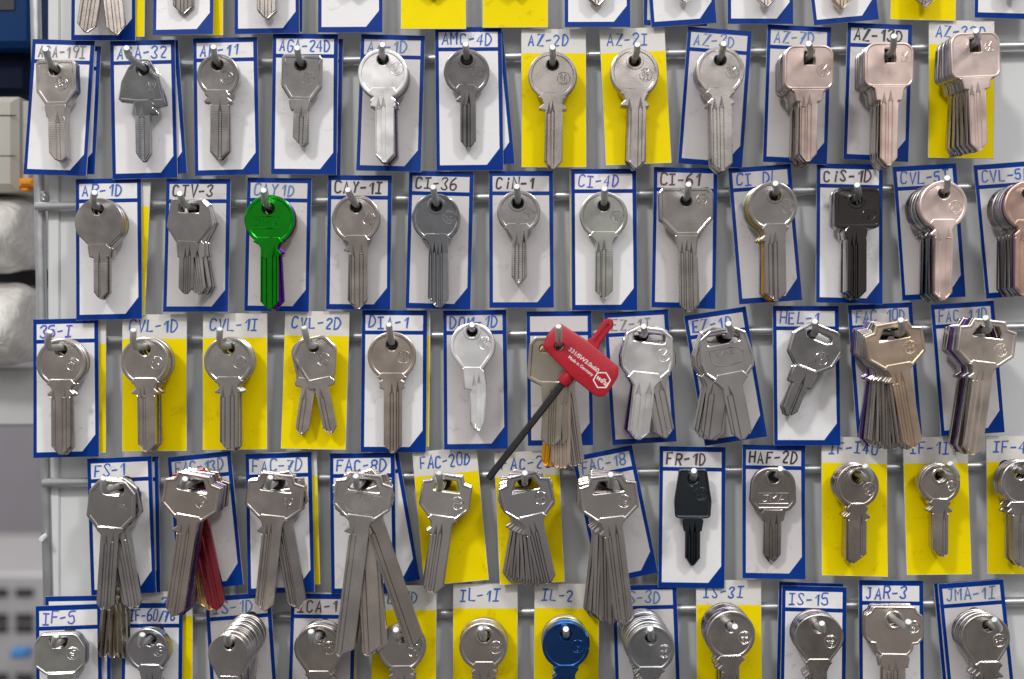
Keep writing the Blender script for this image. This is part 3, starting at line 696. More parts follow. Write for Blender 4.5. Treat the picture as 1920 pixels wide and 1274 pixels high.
    if kind == 'ez': hole = rpoly([(-31, -9, 5), (31, -9, 5), (31, 9, 5), (-31, 9, 5)], 3)
    if kind == 'hel': hole = rpoly([(-26, -8, 7), (24, -8, 7), (24, 7, 7), (-26, 7, 7)], 3)
    if kind == 'ifb': hole = rpoly([(-20, -8, 3), (18, -8, 3), (11, 10, 3), (-13, 10, 3)], 3)
    if kind == 'fan': hole = rpoly([(-16, -8, 3), (22, -8, 3), (22, 8, 3), (-16, 8, 3)], 3)
    if g['sq']: hole = rpoly([(-10, -16, 3), (11, -16, 3), (11, 12, 2), (-10, 12, 2)], 3)
    if kind == 'oct': hole = rpoly([(-20, -10, 9), (22, -10, 9), (22, 10, 9), (-20, 10, 9)], 4)
    o0 = o
    panel = None
    if g['panel']:
        panel = clip_above(inset_raw(o, g['rim']), -(g['ty'] + g['wd'] - 1.0))
    col = offset(hole, -4.5) if g['collar'] else None
    if panel and not col:                      # the hole must sit inside the sunk panel
        top = max(y for x, y in hole) + 3; ptop = max(y for x, y in panel)
        if top > ptop:
            f_ = (ptop - 3) / (top - 3); hole = [(x, y * f_ if y > 0 else y) for x, y in hole]
    if g['sx'] != 1.0:
        o = [(x * g['sx'], y) for x, y in o]; hole = [(x * g['sx'], y) for x, y in hole]
        if panel: panel = [(x * g['sx'], y) for x, y in panel]
    bo = blade_out(g['ty'], g['tw'], g['wing'], g['nl'], g['nr'], g['ns'], g['lugs'], g['bl'], g['br'], g['tip'], g['tk'], g['cx'], g['wd'])
    gs = [(gx, gw * 1.55, -(g['ty'] + g['wd'] + (5 if i % 2 else 9))) for i, (gx, gw) in enumerate(g['gr'])]
    bm = bow_mesh(o, hole, panel, col); bl_ = blade_mesh(bo, gs, g['ns'] + 9)
    return bm, bl_, g
LOOK = {}
hooks_done = []
KEYCOUNT = [0]
def stack(row, idx, pos, hook, kind, rots, tone, look, sp=None, st=None, stpos=(22, 24), str_=12, ring=True, cols=None, pit=0.0023, base=0.0140, hs=0.006, tilt=None, jit=1.4, where=None, rearshape=None, hk=(0, -5), plate=None, onhook=None, mkhook=True, hh=None, dxs=None, mill=False):
    """one hook with its bunch of key blanks; rots = in-plane angles, front key first"""
    rnd = random.Random(row * 100 + idx); n_ = len(rots); hF = (base + n_ * pit) if hh is None else hh
    bm, bl_, g = shape(kind, **(sp or {}))
    f1 = tone
    kk = 1 - hF / D
    root_loc = P(pos[0], pos[1], hF)
    me_b = mesh('key_bow', bm.V, bm.F, MET[f1][0], smooth=17); me_s = mesh('key_blade', bl_.V, bl_.F, [MET[f1][0], MET[f1][1 if mill else 0]], bl_.M, smooth=14)
    cm = {}
    tx, ty_ = tilt if tilt else (rnd.uniform(-0.02, 0.06), rnd.uniform(-0.09, 0.09))
    for i, a in enumerate(rots):
        h = hF - i * pit - (rnd.uniform(-0.1, 0.1) * (pit - 0.002) if i else 0)
        e = bpy.data.objects.new('key_blank', None); COL.objects.link(e); e.empty_display_size = 0.01
        loc = root_loc.copy(); loc.y = -h
        j = jit if i else 0
        if dxs: loc.x += dxs[i] * S
        elif kind in ('fac', 'ez') and i: loc.x -= 0.2 * (a - rots[0]) * S
        loc.x += rnd.uniform(-1, 1) * S * j; loc.z += rnd.uniform(-1, 0.4) * S * j
        rr = math.radians(a + (rnd.uniform(-1, 1) if i else 0) * 1.5)
        e.matrix_world = Matrix.Translation(loc) @ RX @ Matrix.Rotation(rr, 4, 'Z') @ Matrix.Rotation(tx + rnd.uniform(-.012, .012), 4, 'X') @ Matrix.Rotation(ty_ + rnd.uniform(-.014, .014), 4, 'Y') @ Matrix.Diagonal((kk, kk, 1, 1))
        c = (cols or {}).get(i, None)
        if c and c != f1:
            if c not in cm: cm[c] = (mesh('key_bow', bm.V, bm.F, MET[c][0], smooth=17), mesh('key_blade', bl_.V, bl_.F, [MET[c][0], MET[c][1 if mill else 0]], bl_.M, smooth=14))
            b_o = link('bow', cm[c][0], e); s_o = link('blade', cm[c][1], e)
        else: b_o = link('bow', me_b, e); s_o = link('blade', me_s, e)
        if i == 0 and st:
            sm = stamp_mesh(st, stpos[0], stpos[1], str_, ring); link('stamped_marks', mesh('key_stamp', sm.V, sm.F, MET[c or f1][0]), b_o)
        if i == 0 and plate:
            plate(b_o, MET[c or f1][0])
        colw = {'green': 'green', 'blue': 'blue', 'red': 'red', 'purple': 'purple', 'gold': 'golden', 'teal': 'green-edged', 'orange': 'orange', 'maroon': 'dark red', 'brass': 'brassy'}.get(c, None)
        w_ = onhook or f"{ORD[idx]} hook of the {ROWN[row]}"
        if n_ == 1: lab = f"{look}, alone on the {w_}"
        elif i == 0: lab = f"{look}, frontmost on the {w_}"
        else:
            lk = (colw + ' key') if colw else look.split(' with ')[0].split(' stamped')[0]
            po = 'hindmost' if i == n_ - 1 else f"{ORD[i + 1]} from the front"
            lab = f"{lk}, {po} on the {w_}"
        props(e, lab, 'key', 'key blanks hanging on the hooks'); KEYCOUNT[0] += 1
    if mkhook:
        wx = root_loc + Vector((hk[0] * S * kk, 0, -hk[1] * S * kk)); A = Vector((wx.x, -0.001, wx.z)); B = Vector((wx.x, -(hF + hs), wx.z)); C = P(hook[0], hook[1], hF + hs + (0.011 if hs < 0.012 else 0.006))
        make_hook(row, idx, A, B, C, onhook, back=hF - (n_ - 1) * pit - 0.0013)
def make_hook(row, idx, A, B, C, onhook=None, back=0.0115):
    e = bpy.data.objects.new('hook', None)
    ry = rod_y(row, 960 + A.x / S); R0 = P(960 + A.x / S, ry, 0.0045); R0.x = A.x
    mb = MB(); tube(mb, bend(Vector((A.x, -0.003, A.z)), B, C, 0.0055, 6), 0.00145, 16, 1)
    me = mesh('hook_wire', mb.V, mb.F, [WIRE, CUT], mb.M, smooth=45)
    o = bpy.data.objects.new('hook', me); COL.objects.link(o)
    props(o, f"bent grey wire hook with bright cut end, {onhook.replace(' hook','') + '' if onhook else ORD[idx] + ' from left in the ' + ROWN[row]}", 'hook', 'wire hooks carrying the keys')
    # clip that grips the rod
    mb = MB(); seg = 14; rr = 0.0027; x0, x1 = A.x - 0.0035, A.x + 0.0035; cy_, cz = -0.002, R0.z / (1 - 0.0045 / D) * (1 - 0.002 / D)
    for xx in (x0, x1):
        for q in range(seg):
            an = 2 * math.pi * q / seg; mb.V.append((xx, cy_ + rr * math.cos(an), cz + rr * math.sin(an)))
    for q in range(seg): mb.F.append((q, (q + 1) % seg, seg + (q + 1) % seg, seg + q))
    mb.F += [tuple(range(seg)), tuple(range(2 * seg - 1, seg - 1, -1))]
    mb2 = MB(); tube(mb2, [(A.x, -0.0035, A.z), (A.x, -back, A.z)], 0.0034, 20, 0); link('hole_darkener', mesh('hook_darkener', mb2.V, mb2.F, M_HOLE_DARK, smooth=40), o)  # black sleeve added behind the keys so their holes read dark
    link('rod_clip', mesh('hook_clip', mb.V, mb.F, WIRE, smooth=40), o)

def rep(n_, a=0.0): return [a] * n_
g2 = ((-6, 6), (5, 5)); g3 = ((-9, 5), (0, 5), (8, 4)); g4 = ((-10, 4), (-3, 4), (4, 4), (11, 3))
SL = lambda c, w=6: ((c, w),)
# ---- second row
stack(1, 1, (103, 132), (85, 92), 'hexa', rep(3, 1), 'warm', 'six-sided nickel key blank', st=['AGA', '19I'], stpos=(13, 26), sp=dict(bl=-14, br=18, tip=171, gr=((4, 6),), tk='l', ns=88), hs=0.007, mill=True)
stack(1, 2, (268, 131), (237, 90), 'delta', rep(2, 1), 'chrome', 'dark chromed bell-shaped key', sp=dict(outline=[(-13, -19, 10), (12, -19, 10), (30, 6, 22), (43, 66, 5), (22, 72, 3), (18, 62, 2), (-14, 62, 2), (-46, 58, 4), (-40, 22, 26), (-28, -2, 16)], ty=58, tw=14, wing=1, wd=1, ns=78, nl=16, nr=18, bl=-15, br=12, tip=172, lugs='right', gr=((-3, 7),), hr=12, rim=4), st=['AGA', '32'], stpos=(16, 32), hs=0.024, ring=False, mill=True)
stack(1, 3, (408, 122), (400, 88), 'round', rep(3, -1), 'nickel', 'round nickel key blank', sp=dict(R=40, cy=20, ty=46, tw=18, wing=6, ns=66, bl=-12, br=22, tip=176, gr=((6, 5),), cxx=2, nl=16, nr=20), st=['AR', '11'], stpos=(18, 24), mill=True)
stack(1, 4, (564, 122), (557, 90), 'hexa', rep(2, -2), 'silver', 'slim six-sided nickel key', sp=dict(bl=-11, br=16, tip=152, ns=84, tk='l', gr=((4, 6),)), st=['AGA', '24D'], stpos=(14, 26), mill=True)
stack(1, 5, (718, 112), (717, 84), 'round', rep(6, 0), 'bright', 'big bright round key', sp=dict(R=46.5, cy=27, ty=52, lugs='round', ns=82, bl=-14, br=20, tip=192, gr=((-8, 7), (1, 6)), tw=20), st=['AA', '1D'], stpos=(26, 18), cols={1: 'nickel', 2: 'teal', 3: 'nickel', 4: 'purple', 5: 'nickel'})
stack(1, 6, (875, 112), (873, 83), 'round', rep(1, 0), 'steel', 'dark round key blank', sp=dict(R=43, cy=24, ty=46, tw=14, wing=8, ns=74, lugs='left', bl=-12, br=17, tip=167, gr=((-4, 6), (4, 4)), collar=True, nl=12), st=['AMC', '4D'], stpos=(20, 24))
stack(1, 7, (1036, 122), (1036, 89), 'round', rep(2, -0.5), 'nickel', 'round nickel key blank', sp=dict(bl=-13, br=20, tip=196, gr=((-6, 6), (1, 5)), nr=19, ns=80), st=['AZ', '2D'], stpos=(21, 26))
stack(1, 8, (1190, 115), (1195, 84), 'round', rep(3, -1), 'nickel', 'round nickel key blank', sp=dict(bl=-13, br=22, tip=202, gr=((-9, 6), (12, 6)), nr=20, ns=80, collar=True), st=['AZ', '2I'], stpos=(21, 26), hs=0.012)
stack(1, 9, (1350, 113), (1357, 82), 'round', rep(6, 1), 'warm', 'round warm nickel key', sp=dict(bl=-19, br=20, tip=208, gr=((-12, 6), (1, 6)), ns=78, tw=20), st=['AZ', '3D'], stpos=(22, 24))
stack(1, 10, (1517, 110), (1516, 82), 'square', rep(10, 0), 'pink_reflect', 'square rosy key blank', sp=dict(sq=True, gr=((-10, 6), (1, 6)), bl=-16, br=16, tip=192, ns=80, outline=[(-46, -24, 20), (45, -24, 20), (45, 58, 14), (-46, 58, 14)], ty=57, rim=3), st=['AZ', '7D'], stpos=(27, 22), cols={i: 'warm' for i in range(1, 10)})
stack(1, 11, (1668, 106), (1676, 68), 'square', rep(9, 0), 'pink_reflect', 'square rosy key blank', sp=dict(sq=True, gr=((-10, 6), (2, 6)), bl=-16, br=16, tip=204, ns=82, ty=55, outline=[(-46, -25, 20), (44, -25, 20), (44, 57, 14), (-46, 57, 14)], rim=3), st=['AZ', '13D'], stpos=(27, 2), cols={i: 'warm' for i in range(1, 9)}, ring=False)
stack(1, 12, (1827, 87), (1830, 58), 'square', [3, 2.4, 1.8, 1.2, 0.6, 0, -0.6, -1.2, -1.6, -2], 'pink_reflect', 'square rosy key blank', sp=dict(sq=True, gr=((-10, 6), (2, 6)), bl=-16, br=16, tip=196, ns=80, ty=58, outline=[(-46, -25, 20), (47, -25, 20), (47, 60, 14), (-46, 60, 14)], rim=3), st=['AZ', '32D'], stpos=(26, 2), ring=False, cols={i: 'nickel' for i in range(1, 12)})
# ---- third row
stack(2, 1, (184, 393), (177, 361), 'tear', rep(4, 0.5), 'nickel', 'flat drop-shaped key', sp=dict(R=46, cy=25, cxx=3, bl=-8, br=17, tip=168, gr=((3, 3),), ns=90, nl=16, nr=22, panel=False, ty=64, tk='b'), st=['AR', '1D'], stpos=(22, 26), hs=0.009, pit=0.0027, mill=True)
stack(2, 2, (352, 391), (337, 363), 'fan', [-2, 6, 8, 9.5, 11, 12.5], 'silver', 'short shield-like nickel key', sp=dict(bl=-13, br=14, tip=161, ty=60, gr=((-2, 4), (6, 4)), lugs='step', nl=16, nr=18, ns=92, tk='b', panel=False), st=['CTV', '3'], stpos=(16, 28), str_=10, hs=0.009)
def jma_plate_green(parent, mat):
    m_ = MB()
    for pl in ([(-32, -36), (-32, -18), (24, -18), (24, -36), (-32, -36)],): ridge(m_, pl, 2.2, T2 - 0.0002, 0.00015, S)
    for p in strokes('MADE IT', -27, -33, 11, 7.5, 0.1, random.Random(1), 0.75): ridge(m_, p, 1.8, T2 - 0.0002, 0.00015, S)
    link('raised_plate', mesh('raised_plate', m_.V, m_.F, mat), parent)
def green_plate(parent, mat):
    m_ = MB(); ridge(m_, [(-28, -38), (24, -38)], 2.6, T2 - 0.0002, 0.00018, S); ridge(m_, [(-28, -16), (24, -16)], 1.4, T2 - 0.0002, 0.00015, S)
    for p in strokes('SERIES', -26, -33, 12, 8.5, 0.1, random.Random(1), 0.75)[:0]: pass
    for p in strokes('JMA', -26, -33, 12, 17, 0.0, random.Random(1), 0.7): ridge(m_, p, 2.2, T2 - 0.0002, 0.00018, S)
    link('raised_plate', mesh('raised_plate', m_.V, m_.F, mat), parent)
stack(2, 3, (503, 391), (494, 357), 'round', [0, 2.2, 0.5, 0, -0.5], 'nickel', 'round shiny green key', sp=dict(R=47, cy=22, cxx=3, ty=54, tw=20, ns=82, lugs='right', bl=-14, br=20, tip=190, gr=((-7, 7), (12, 6)), nl=14), cols={0: 'green', 1: 'purple', 2: 'nickel', 3: 'nickel', 4: 'orange'}, plate=green_plate, hs=0.009)
stack(2, 4, (668, 389), (652, 356), 'round', rep(2, 0), 'nickel', 'round nickel key blank', sp=dict(cy=22, lugs='left', ns=78, bl=-12, br=21, tip=190, gr=((-6, 6), (10, 6)), nr=19, nl=13), st=['CAY', '1I'], stpos=(24, 22), hs=0.009)
stack(2, 5, (818, 386), (812, 351), 'round', rep(3, -0.5), 'chrome', 'round blued steel key', sp=dict(cy=23, lugs='none', ns=80, bl=-13, br=22, tip=190, gr=g4, nr=20, nl=14, collar=True, tw=19), st=['CI', '36'], stpos=(24, 22), cols={1: 'nickel', 2: 'nickel'}, mill=True)
stack(2, 6, (971, 381), (969, 350), 'round', rep(3, -0.5), 'silver', 'small round nickel key', sp=dict(R=40.5, cy=17, lugs='stepr', ty=38, tw=18, ns=76, bl=-10, br=18, tip=152, gr=((-1, 6), (12, 4)), collar=True, cxx=2), st=['CIN', '1'], stpos=(20, 20), mill=True)
stack(2, 7, (1132, 386), (1133, 354), 'round', rep(1, -0.5), 'sage', 'round grey-green key', sp=dict(R=45, cy=19, ty=48, tw=20, ns=70, lugs='none', bl=-15, br=18, tip=175, gr=((-9, 6), (1, 6)), nr=18), st=['CI', '40'], stpos=(25, 20), mill=True)
stack(2, 8, (1286, 377), (1291, 346), 'shield', rep(2, 1.0), 'warm', 'broad shield-shaped nickel key', sp=dict(gr=g3, hr=10.5), st=['CI', '61'], stpos=(30, -2), str_=10)
stack(2, 9, (1453, 367), (1454, 344), 'round', rep(7, 1.2), 'silver', 'round bright nickel key', sp=dict(cxx=-5, R=46, cy=20, lugs='left', ns=80, bl=-20, br=18, tip=198, gr=((-10, 6), (-1, 6)), nr=18, nl=20, collar=True, hr=10), st=['CAS', '2D'], stpos=(21, 21), cols={2: 'orange', 1: 'nickel', 3: 'nickel', 4: 'teal'})
stack(2, 10, (1605, 376), (1607, 347), 'square', rep(5, 0), 'black', 'square dark key blank', sp=dict(outline=[(-40, -24, 14), (45, -24, 14), (45, 52, 10), (-40, 52, 10)], ty=46, tw=12, wing=8, wd=8, ns=72, nl=20, nr=18, bl=-17, br=19, tip=185, gr=((-8, 4), (0, 4)), collar=True, hr=10.5), st=['CIS', '1D'], stpos=(24, 27), cols={i: 'silver' for i in range(1, 5)}, mill=True)
stack(2, 11, (1769, 363), (1776, 334), 'round', rep(9, 0), 'pink_reflect', 'round rosy key blank', sp=dict(ty=48, tw=20, ns=74, bl=-16, br=17, tip=201, gr=((-11, 7), (9, 7)), lugs='left', cy=22, cxx=-1), st=['CVL', '5I'], stpos=(22, 26), cols={1: 'nickel', 2: 'maroon', 3: 'nickel', 4: 'teal', 5: 'nickel', 6: 'dark', 7: 'maroon', 8: 'nickel'}, pit=0.0026)
stack(2, 12, (1926, 364), (1932, 334), 'round', rep(9, 0), 'pink_reflect', 'rosy cut-off key', sp=dict(ty=48, tw=20, ns=74, bl=-24, br=10, tip=190, gr=((-11, 7),), cy=22), st=None, cols={i: ('purple' if i == 1 else 'nickel') for i in range(1, 9)}, pit=0.0026)
# ---- fourth row
stack(3, 1, (115, 657), (93, 622), 'round', rep(3, 0), 'warm', 'round warm nickel key', sp=dict(cy=24, ty=54, tw=19, ns=80, bl=-18, br=17, tip=196, gr=((-14, 6), (6, 6)), lugs='both'), st=['35', 'I'], stpos=(22, 27), hs=0.02)
stack(3, 2, (272, 656), (250, 619), 'round', rep(6, 0), 'warm', 'round warm nickel key', sp=dict(cy=22, ty=52, tw=19, ns=78, bl=-15, br=18, tip=193, gr=((-9, 6), (-2, 4)), lugs='both'), st=['CVL', '1D'], stpos=(22, 25), hs=0.02)
stack(3, 3, (429, 654), (412, 617), 'round', rep(5, 0), 'warm', 'round warm nickel key', sp=dict(cy=23, ty=52, tw=19, ns=78, bl=-16, br=17, tip=191, gr=((-10, 6), (7, 6)), lugs='both', tk='l'), st=['CVL', '1I'], stpos=(20, 26), hs=0.02)
stack(3, 4, (588, 652), (570, 614), 'delta', [12, -9], 'warm', 'rounded triangular nickel key', sp=dict(gr=((-4, 7),), tk='b', hr=0, sq=False, tip=163) if False else dict(gr=((-4, 6),), bl=-13, br=13, tk='b', tip=165, hr=9), st=['CVL', '2D'], stpos=(14, 26), hs=0.02, hk=(2, -3))
stack(3, 5, (735, 647), (729, 609), 'round', rep(1, 0), 'brown', 'round brown-toned key', sp=dict(cy=21, ty=52, tw=20, ns=76, lugs='round', bl=-15, br=19, tip=203, gr=((0, 5), (11, 4)), nl=17, nr=17), st=['DIA', '1'], stpos=(22, 23))
stack(3, 6, (885, 622), (885, 609), 'tear', rep(5, 0), 'bright', 'bright white drop-shaped key', sp=dict(R=42, cy=26, ty=66, tw=15, wing=4, ns=108, nl=14, nr=20, bl=-2, br=23, tip=186, gr=((4, 5), (13, 4)), lugs='stepl', cxx=1, hr=10.5, collar=True), st=['DOM', '1D'], stpos=(24, 22), cols={3: 'nickel', 4: 'nickel', 2: 'silver'}, mill=True)
stack(3, 8, (1213, 631), (1207, 612), 'ez', [6, -10, 6, 7, 8], 'bright', 'bright angular key', sp=dict(gr=((-10, 8), (10, 8)), tip=192), st=['EZ', '1I'], stpos=(34, 32), cols={4: 'purple'}, hk=(-5, -8)) if False else None
stack(3, 8, (1217, 634), (1207, 612), 'ez', [-6, -7, 11, 10, -8], 'bright', 'bright angular key', sp=dict(gr=((-10, 8), (10, 8)), tip=192), st=['EZ', '1I'], stpos=(30, 30), cols={4: 'purple', 2: 'silver', 3: 'silver'}, hk=(-10, -6))
def ez_plate(parent, mat):
    m_ = MB(); o_ = [(-30, -18), (32, -18), (30, -40), (22, -50), (-20, -50), (-30, -40)]
    ridge(m_, chaikin(o_ + [o_[0]], 2), 2.0, T2 - 0.0002, 0.00018, S)
    for p in strokes('EZ-1D', -18, -30, 8, 8, 0.1, random.Random(1), 0.75): ridge(m_, p, 1.6, T2 - 0.0002, 0.00015, S)
    link('raised_plate', mesh('raised_plate', m_.V, m_.F, mat), parent)
stack(3, 9, (1356, 636), (1366, 607), 'ez', [11, 10.5, -8, -9, -3, -12], 'silver', 'angular key with raised plate', sp=dict(gr=((-8, 8), ), tip=192), plate=ez_plate, hk=(12, -6))
stack(3, 10, (1537, 633), (1528, 603), 'hel', rep(4, -22), 'steel', 'dark polished hexagonal key', sp=dict(gr=((2, 4),), tk='b', rim=4, tip=158), st=['HEL', '1'], stpos=(18, 36), hk=(-12, -6))
stack(3, 11, (1675, 628), (1689, 600), 'fac', [10.5, 8.5, 7, 0.5, -0.5, -1.5, -2.5, -3.5, -4.5, -5.5, -6.5, -8], 'tan', 'notched tan steel key', sp=dict(gr=((-9, 5), (2, 5)), tip=218, lugs='left'), st=['FAC', '10D'], stpos=(26, 28), cols={i: ('purple' if i == 10 else 'warm') for i in range(1, 12)}, hk=(10, -3))
stack(3, 12, (1852, 624), (1848, 596), 'fac', [-7, -7, -7, -7.5, -7, -7, -8, -7, -8], 'tan', 'notched tan steel key', sp=dict(gr=((-9, 5), (2, 5)), tip=232, lugs='left'), st=['FAC', '11D'], stpos=(28, 30), cols={1: 'nickel', 2: 'nickel', 3: 'nickel', 4: 'purple', 5: 'orange', 6: 'nickel', 7: 'nickel', 8: 'nickel'}, hk=(-4, -4), pit=0.0026)
# ---- fifth row
stack(4, 1, (212, 918), (194, 897), 'oct', [-4, 9, 7, -5], 'silver', 'eight-sided nickel key', sp=dict(gr=((-6, 5), (6, 5)), tk='b'), st=['FRA', 'PRESS'][:1], stpos=(22, 32), str_=10, ring=False, hs=0.022, hk=(8, -5), cols={1: 'silver'}, mill=True)
stack(4, 2, (362, 912), (347, 898), 'fac', [-9, -8.5, -7.9, -7.5, -8, 10.5, 7, -7], 'warm', 'notched nickel key', sp=dict(gr=((-10, 6), (4, 5)), tip=250), st=['FAC', '13'], stpos=(20, 26), dxs=[0, 1, 1, 0, 1, -15, -14, 1], cols={2: 'purple', 5: 'red', 6: 'gold', 1: 'nickel'}, hk=(-6, -4), pit=0.0027, hs=0.016)
stack(4, 3, (518, 912), (507, 895), 'fac', [-6, 9, -7], 'nickel', 'notched nickel key', sp=dict(gr=((-9, 5), (-1, 3)), tip=236), st=['FAC', '7D'], stpos=(26, 30), ring=False, hk=(-5, -4), hs=0.016)
def fac8_plate(parent, mat):
    m_ = MB(); o_ = [(-30, -14), (34, -14), (38, -24), (36, -44), (26, -52), (-20, -52), (-34, -40), (-34, -22)]
    ridge(m_, chaikin(o_ + [o_[0]], 1), 2.0, T2 - 0.0002, 0.00018, S)
    for p in strokes('FAC-8D', -6, -24, 7, 6.5, 0.1, random.Random(1), 0.75): ridge(m_, p, 1.5, T2 - 0.0002, 0.00015, S)
    link('raised_plate', mesh('raised_plate', m_.V, m_.F, mat), parent)
stack(4, 4, (683, 912), (667, 893), 'fac', [-7, 18.6, 3.8, 7.5, -5, 6.5], 'nickel', 'notched key with very long blade', sp=dict(gr=((-8, 7),), tip=322, tk='r'), plate=fac8_plate, cols={1: 'warm', 2: 'warm', 3: 'nickel'}, hk=(-8, -4), hh=0.040, hs=0.014, dxs=[0, -6, -4, -8, -2, -6])
stack(4, 5, (838, 913), (823, 887), 'fac', [-8.5, -9, -9, -8], 'warm', 'notched reddish nickel key', sp=dict(gr=((-9, 5), (1, 5)), tip=200, tk='b', sx=0.86), st=['FAC', '20D'], stpos=(24, 28), hk=(-8, -4), hs=0.018)
stack(4, 6, (984, 912), (984, 887), 'fac', [13, 8, 3, -2, -6, -9], 'nickel', 'notched nickel key', sp=dict(gr=((-8, 5), (2, 5)), tip=190, sx=0.92), st=['FAC', '22D'], stpos=(24, 28), hk=(0, -6), cols={0: 'steel', 1: 'warm'})
stack(4, 7, (1140, 915), (1145, 890), 'fac', [7, 6.3, 2, 1.4, 0.8, -2, -2.6, -5, -6], 'nickel', 'notched nickel key', sp=dict(gr=((-8, 5), (6, 4)), tip=262), st=['FAC', '18'], stpos=(26, 28), hk=(4, -5), pit=0.0027)
stack(4, 8, (1299, 900), (1301, 883), 'fr', rep(1, 0), 'navy', 'near-black tapered key', sp=dict(gr=((-6, 5), (4, 4)), rim=3), st=['FR', '1D'], stpos=(15, 26))
def haf_plate(parent, mat):
    m_ = MB(); o_ = [(-28, -30), (28, -30), (28, -50), (-28, -50), (-28, -30)]
    ridge(m_, o_, 2.2, T2 - 0.0002, 0.00018, S)
    for p in strokes('JMA', -21, -46, 12, 15, 0.0, random.Random(1), 0.8): ridge(m_, p, 2.6, T2 - 0.0002, 0.00018, S)
    link('raised_plate', mesh('raised_plate', m_.V, m_.F, mat), parent)
stack(4, 9, (1450, 895), (1463, 879), 'haf', rep(2, 0), 'nickel', 'key with raised lettered plate', sp=dict(gr=((-4, 5), (6, 4)), collar=True, hr=11), cols={1: 'steel'}, plate=haf_plate, hk=(8, -4))
stack(4, 10, (1607, 895), (1622, 874), 'round', rep(5, 0), 'warm', 'round warm nickel key', sp=dict(R=41, cy=16, ty=48, tw=14, wing=6, ns=72, nl=15, nr=16, bl=-17, br=17, tip=162, gr=((8, 5),), tk='r', collar=True, hr=12), st=['IF', 'I40'], stpos=(22, 22), hk=(10, -2), hs=0.018, mill=True)
stack(4, 11, (1762, 893), (1781, 869), 'round', rep(4, 0), 'warm', 'small round nickel key', sp=dict(R=37, cy=14, ty=41, tw=14, wing=6, ns=62, nl=14, nr=14, bl=-14, br=15, tip=152, gr=((8, 5),), tk='l', collar=True, hr=10), st=['IF', '1I'], stpos=(20, 18), str_=9, hk=(12, -2), hs=0.018, mill=True)
stack(4, 12, (1912, 888), (1930, 868), 'round', rep(5, 0), 'nickel', 'round cut-off key', sp=dict(R=43, cy=18, cxx=6, ty=52, ns=70, bl=-14, br=20, tip=176, gr=((0, 5),)), st=None, mill=True)
# ---- bottom row
stack(5, 1, (112, 1204), (105, 1192), 'ifb', rep(3, 2), 'sage', 'greenish rounded key', sp=dict(gr=((6, 4),), panel=True, rim=3), st=['IF', '5'], stpos=(24, 22), hk=(3, -1), hs=0.012)
stack(5, 2, (282, 1199), (267, 1190), 'round', rep(3, 0), 'grey', 'round grey key blank', sp=dict(R=41, cy=20, cxx=-5, ty=46, ns=80, hr=12), st=['IF', '60'], stpos=(17, 20), hk=(0, -2), hs=0.018)
stack(5, 3, (431, 1208), (427, 1188), 'tear', rep(16, 0), 'nickel', 'small drop-shaped key', sp=dict(R=38.5, cy=18, cxx=-2, ty=58, panel=False, gr=((-6, 6), (6, 6)), ns=100, hr=10), st=['IS', '1D'], stpos=(14, 26), hk=(0, -4), pit=0.0027, hs=0.006)
stack(5, 4, (598, 1193), (583, 1184), 'spade', rep(6, 0), 'warm', 'pear-shaped nickel key', sp=dict(R=46, cy=22, gr=((-10, 6), (8, 6)), hr=13, ty=64, ns=88), st=['ICA', '1'], stpos=(20, 22), hk=(0, -2), hs=0.018)
stack(5, 5, (753, 1195), (742, 1181), 'round', rep(3, 0), 'warm', 'round nickel key', sp=dict(R=44, cy=20, ty=52, tw=16, gr=((-5, 5), (5, 5)), lugs='round'), st=['IL', '1D'], stpos=(22, 24), hk=(-4, -3), hs=0.010)
stack(5, 6, (908, 1192), (901, 1178), 'round', rep(6, 0), 'warm', 'round nickel key', sp=dict(R=45, cy=20, cxx=-2, ty=48, tw=16, gr=((-8, 6), (8, 6)), lugs='round', ns=74, hr=12, collar=True), st=['IL', '1I'], stpos=(22, 22), hk=(0, -4), hs=0.014)
stack(5, 7, (1061, 1190), (1061, 1180), 'round', rep(6, 0), 'brass', 'round deep blue key', sp=dict(R=44.5, cy=20, cxx=0, ty=56, tw=16, gr=((-8, 6), (8, 6)), lugs='left', ns=80), st=['IL', '2'], stpos=(22, 22), hk=(0, -3), cols={0: 'blue', 1: 'blue', 2: 'teal'}, hs=0.007, pit=0.003)
stack(5, 8, (1220, 1197), (1219, 1179), 'round', rep(15, 0), 'grey', 'round grey key blank', sp=dict(R=45, cy=20, ty=52, tw=20, gr=((8, 6),), lugs='left'), st=['IS', '3D'], stpos=(25, 24), hk=(0, -3), pit=0.0027, hs=0.006)
stack(5, 9, (1370, 1174), (1378, 1175), 'round', rep(9, 0), 'nickel', 'round nickel key', sp=dict(R=46, cy=17, ty=54, tw=20, gr=((8, 6),), lugs='left'), st=['IS', '3I'], stpos=(26, 22), hk=(-2, -3), hs=0.012)
stack(5, 10, (1535, 1175), (1541, 1169), 'spade', rep(5, 0), 'nickel', 'flat pear-shaped key', sp=dict(R=46, cy=20, ty=60, gr=((-10, 6), (8, 6)), rim=2.5, lugs='left'), st=['IS', '15'], stpos=(22, 28), hk=(-4, -3), pit=0.0026, hs=0.014)
stack(5, 11, (1676, 1163), (1703, 1166), 'jar', rep(4, 0), 'warm', 'wide notched key', sp=dict(gr=((-10, 6), (2, 6)), collar=True, hr=12, rim=3), st=['JAR', '3'], stpos=(36, 12), str_=11, hk=(-5, -6), hs=0.028)
stack(5, 12, (1852, 1173), (1864, 1162), 'spade', rep(6, 1), 'nickel', 'pear-shaped nickel key', sp=dict(R=46, cy=22, cxx=-6, gr=((-10, 6), (8, 6)), ty=66, rim=3), st=['JMA', '1I'], stpos=(20, 28), hk=(2, -4), hs=0.016)
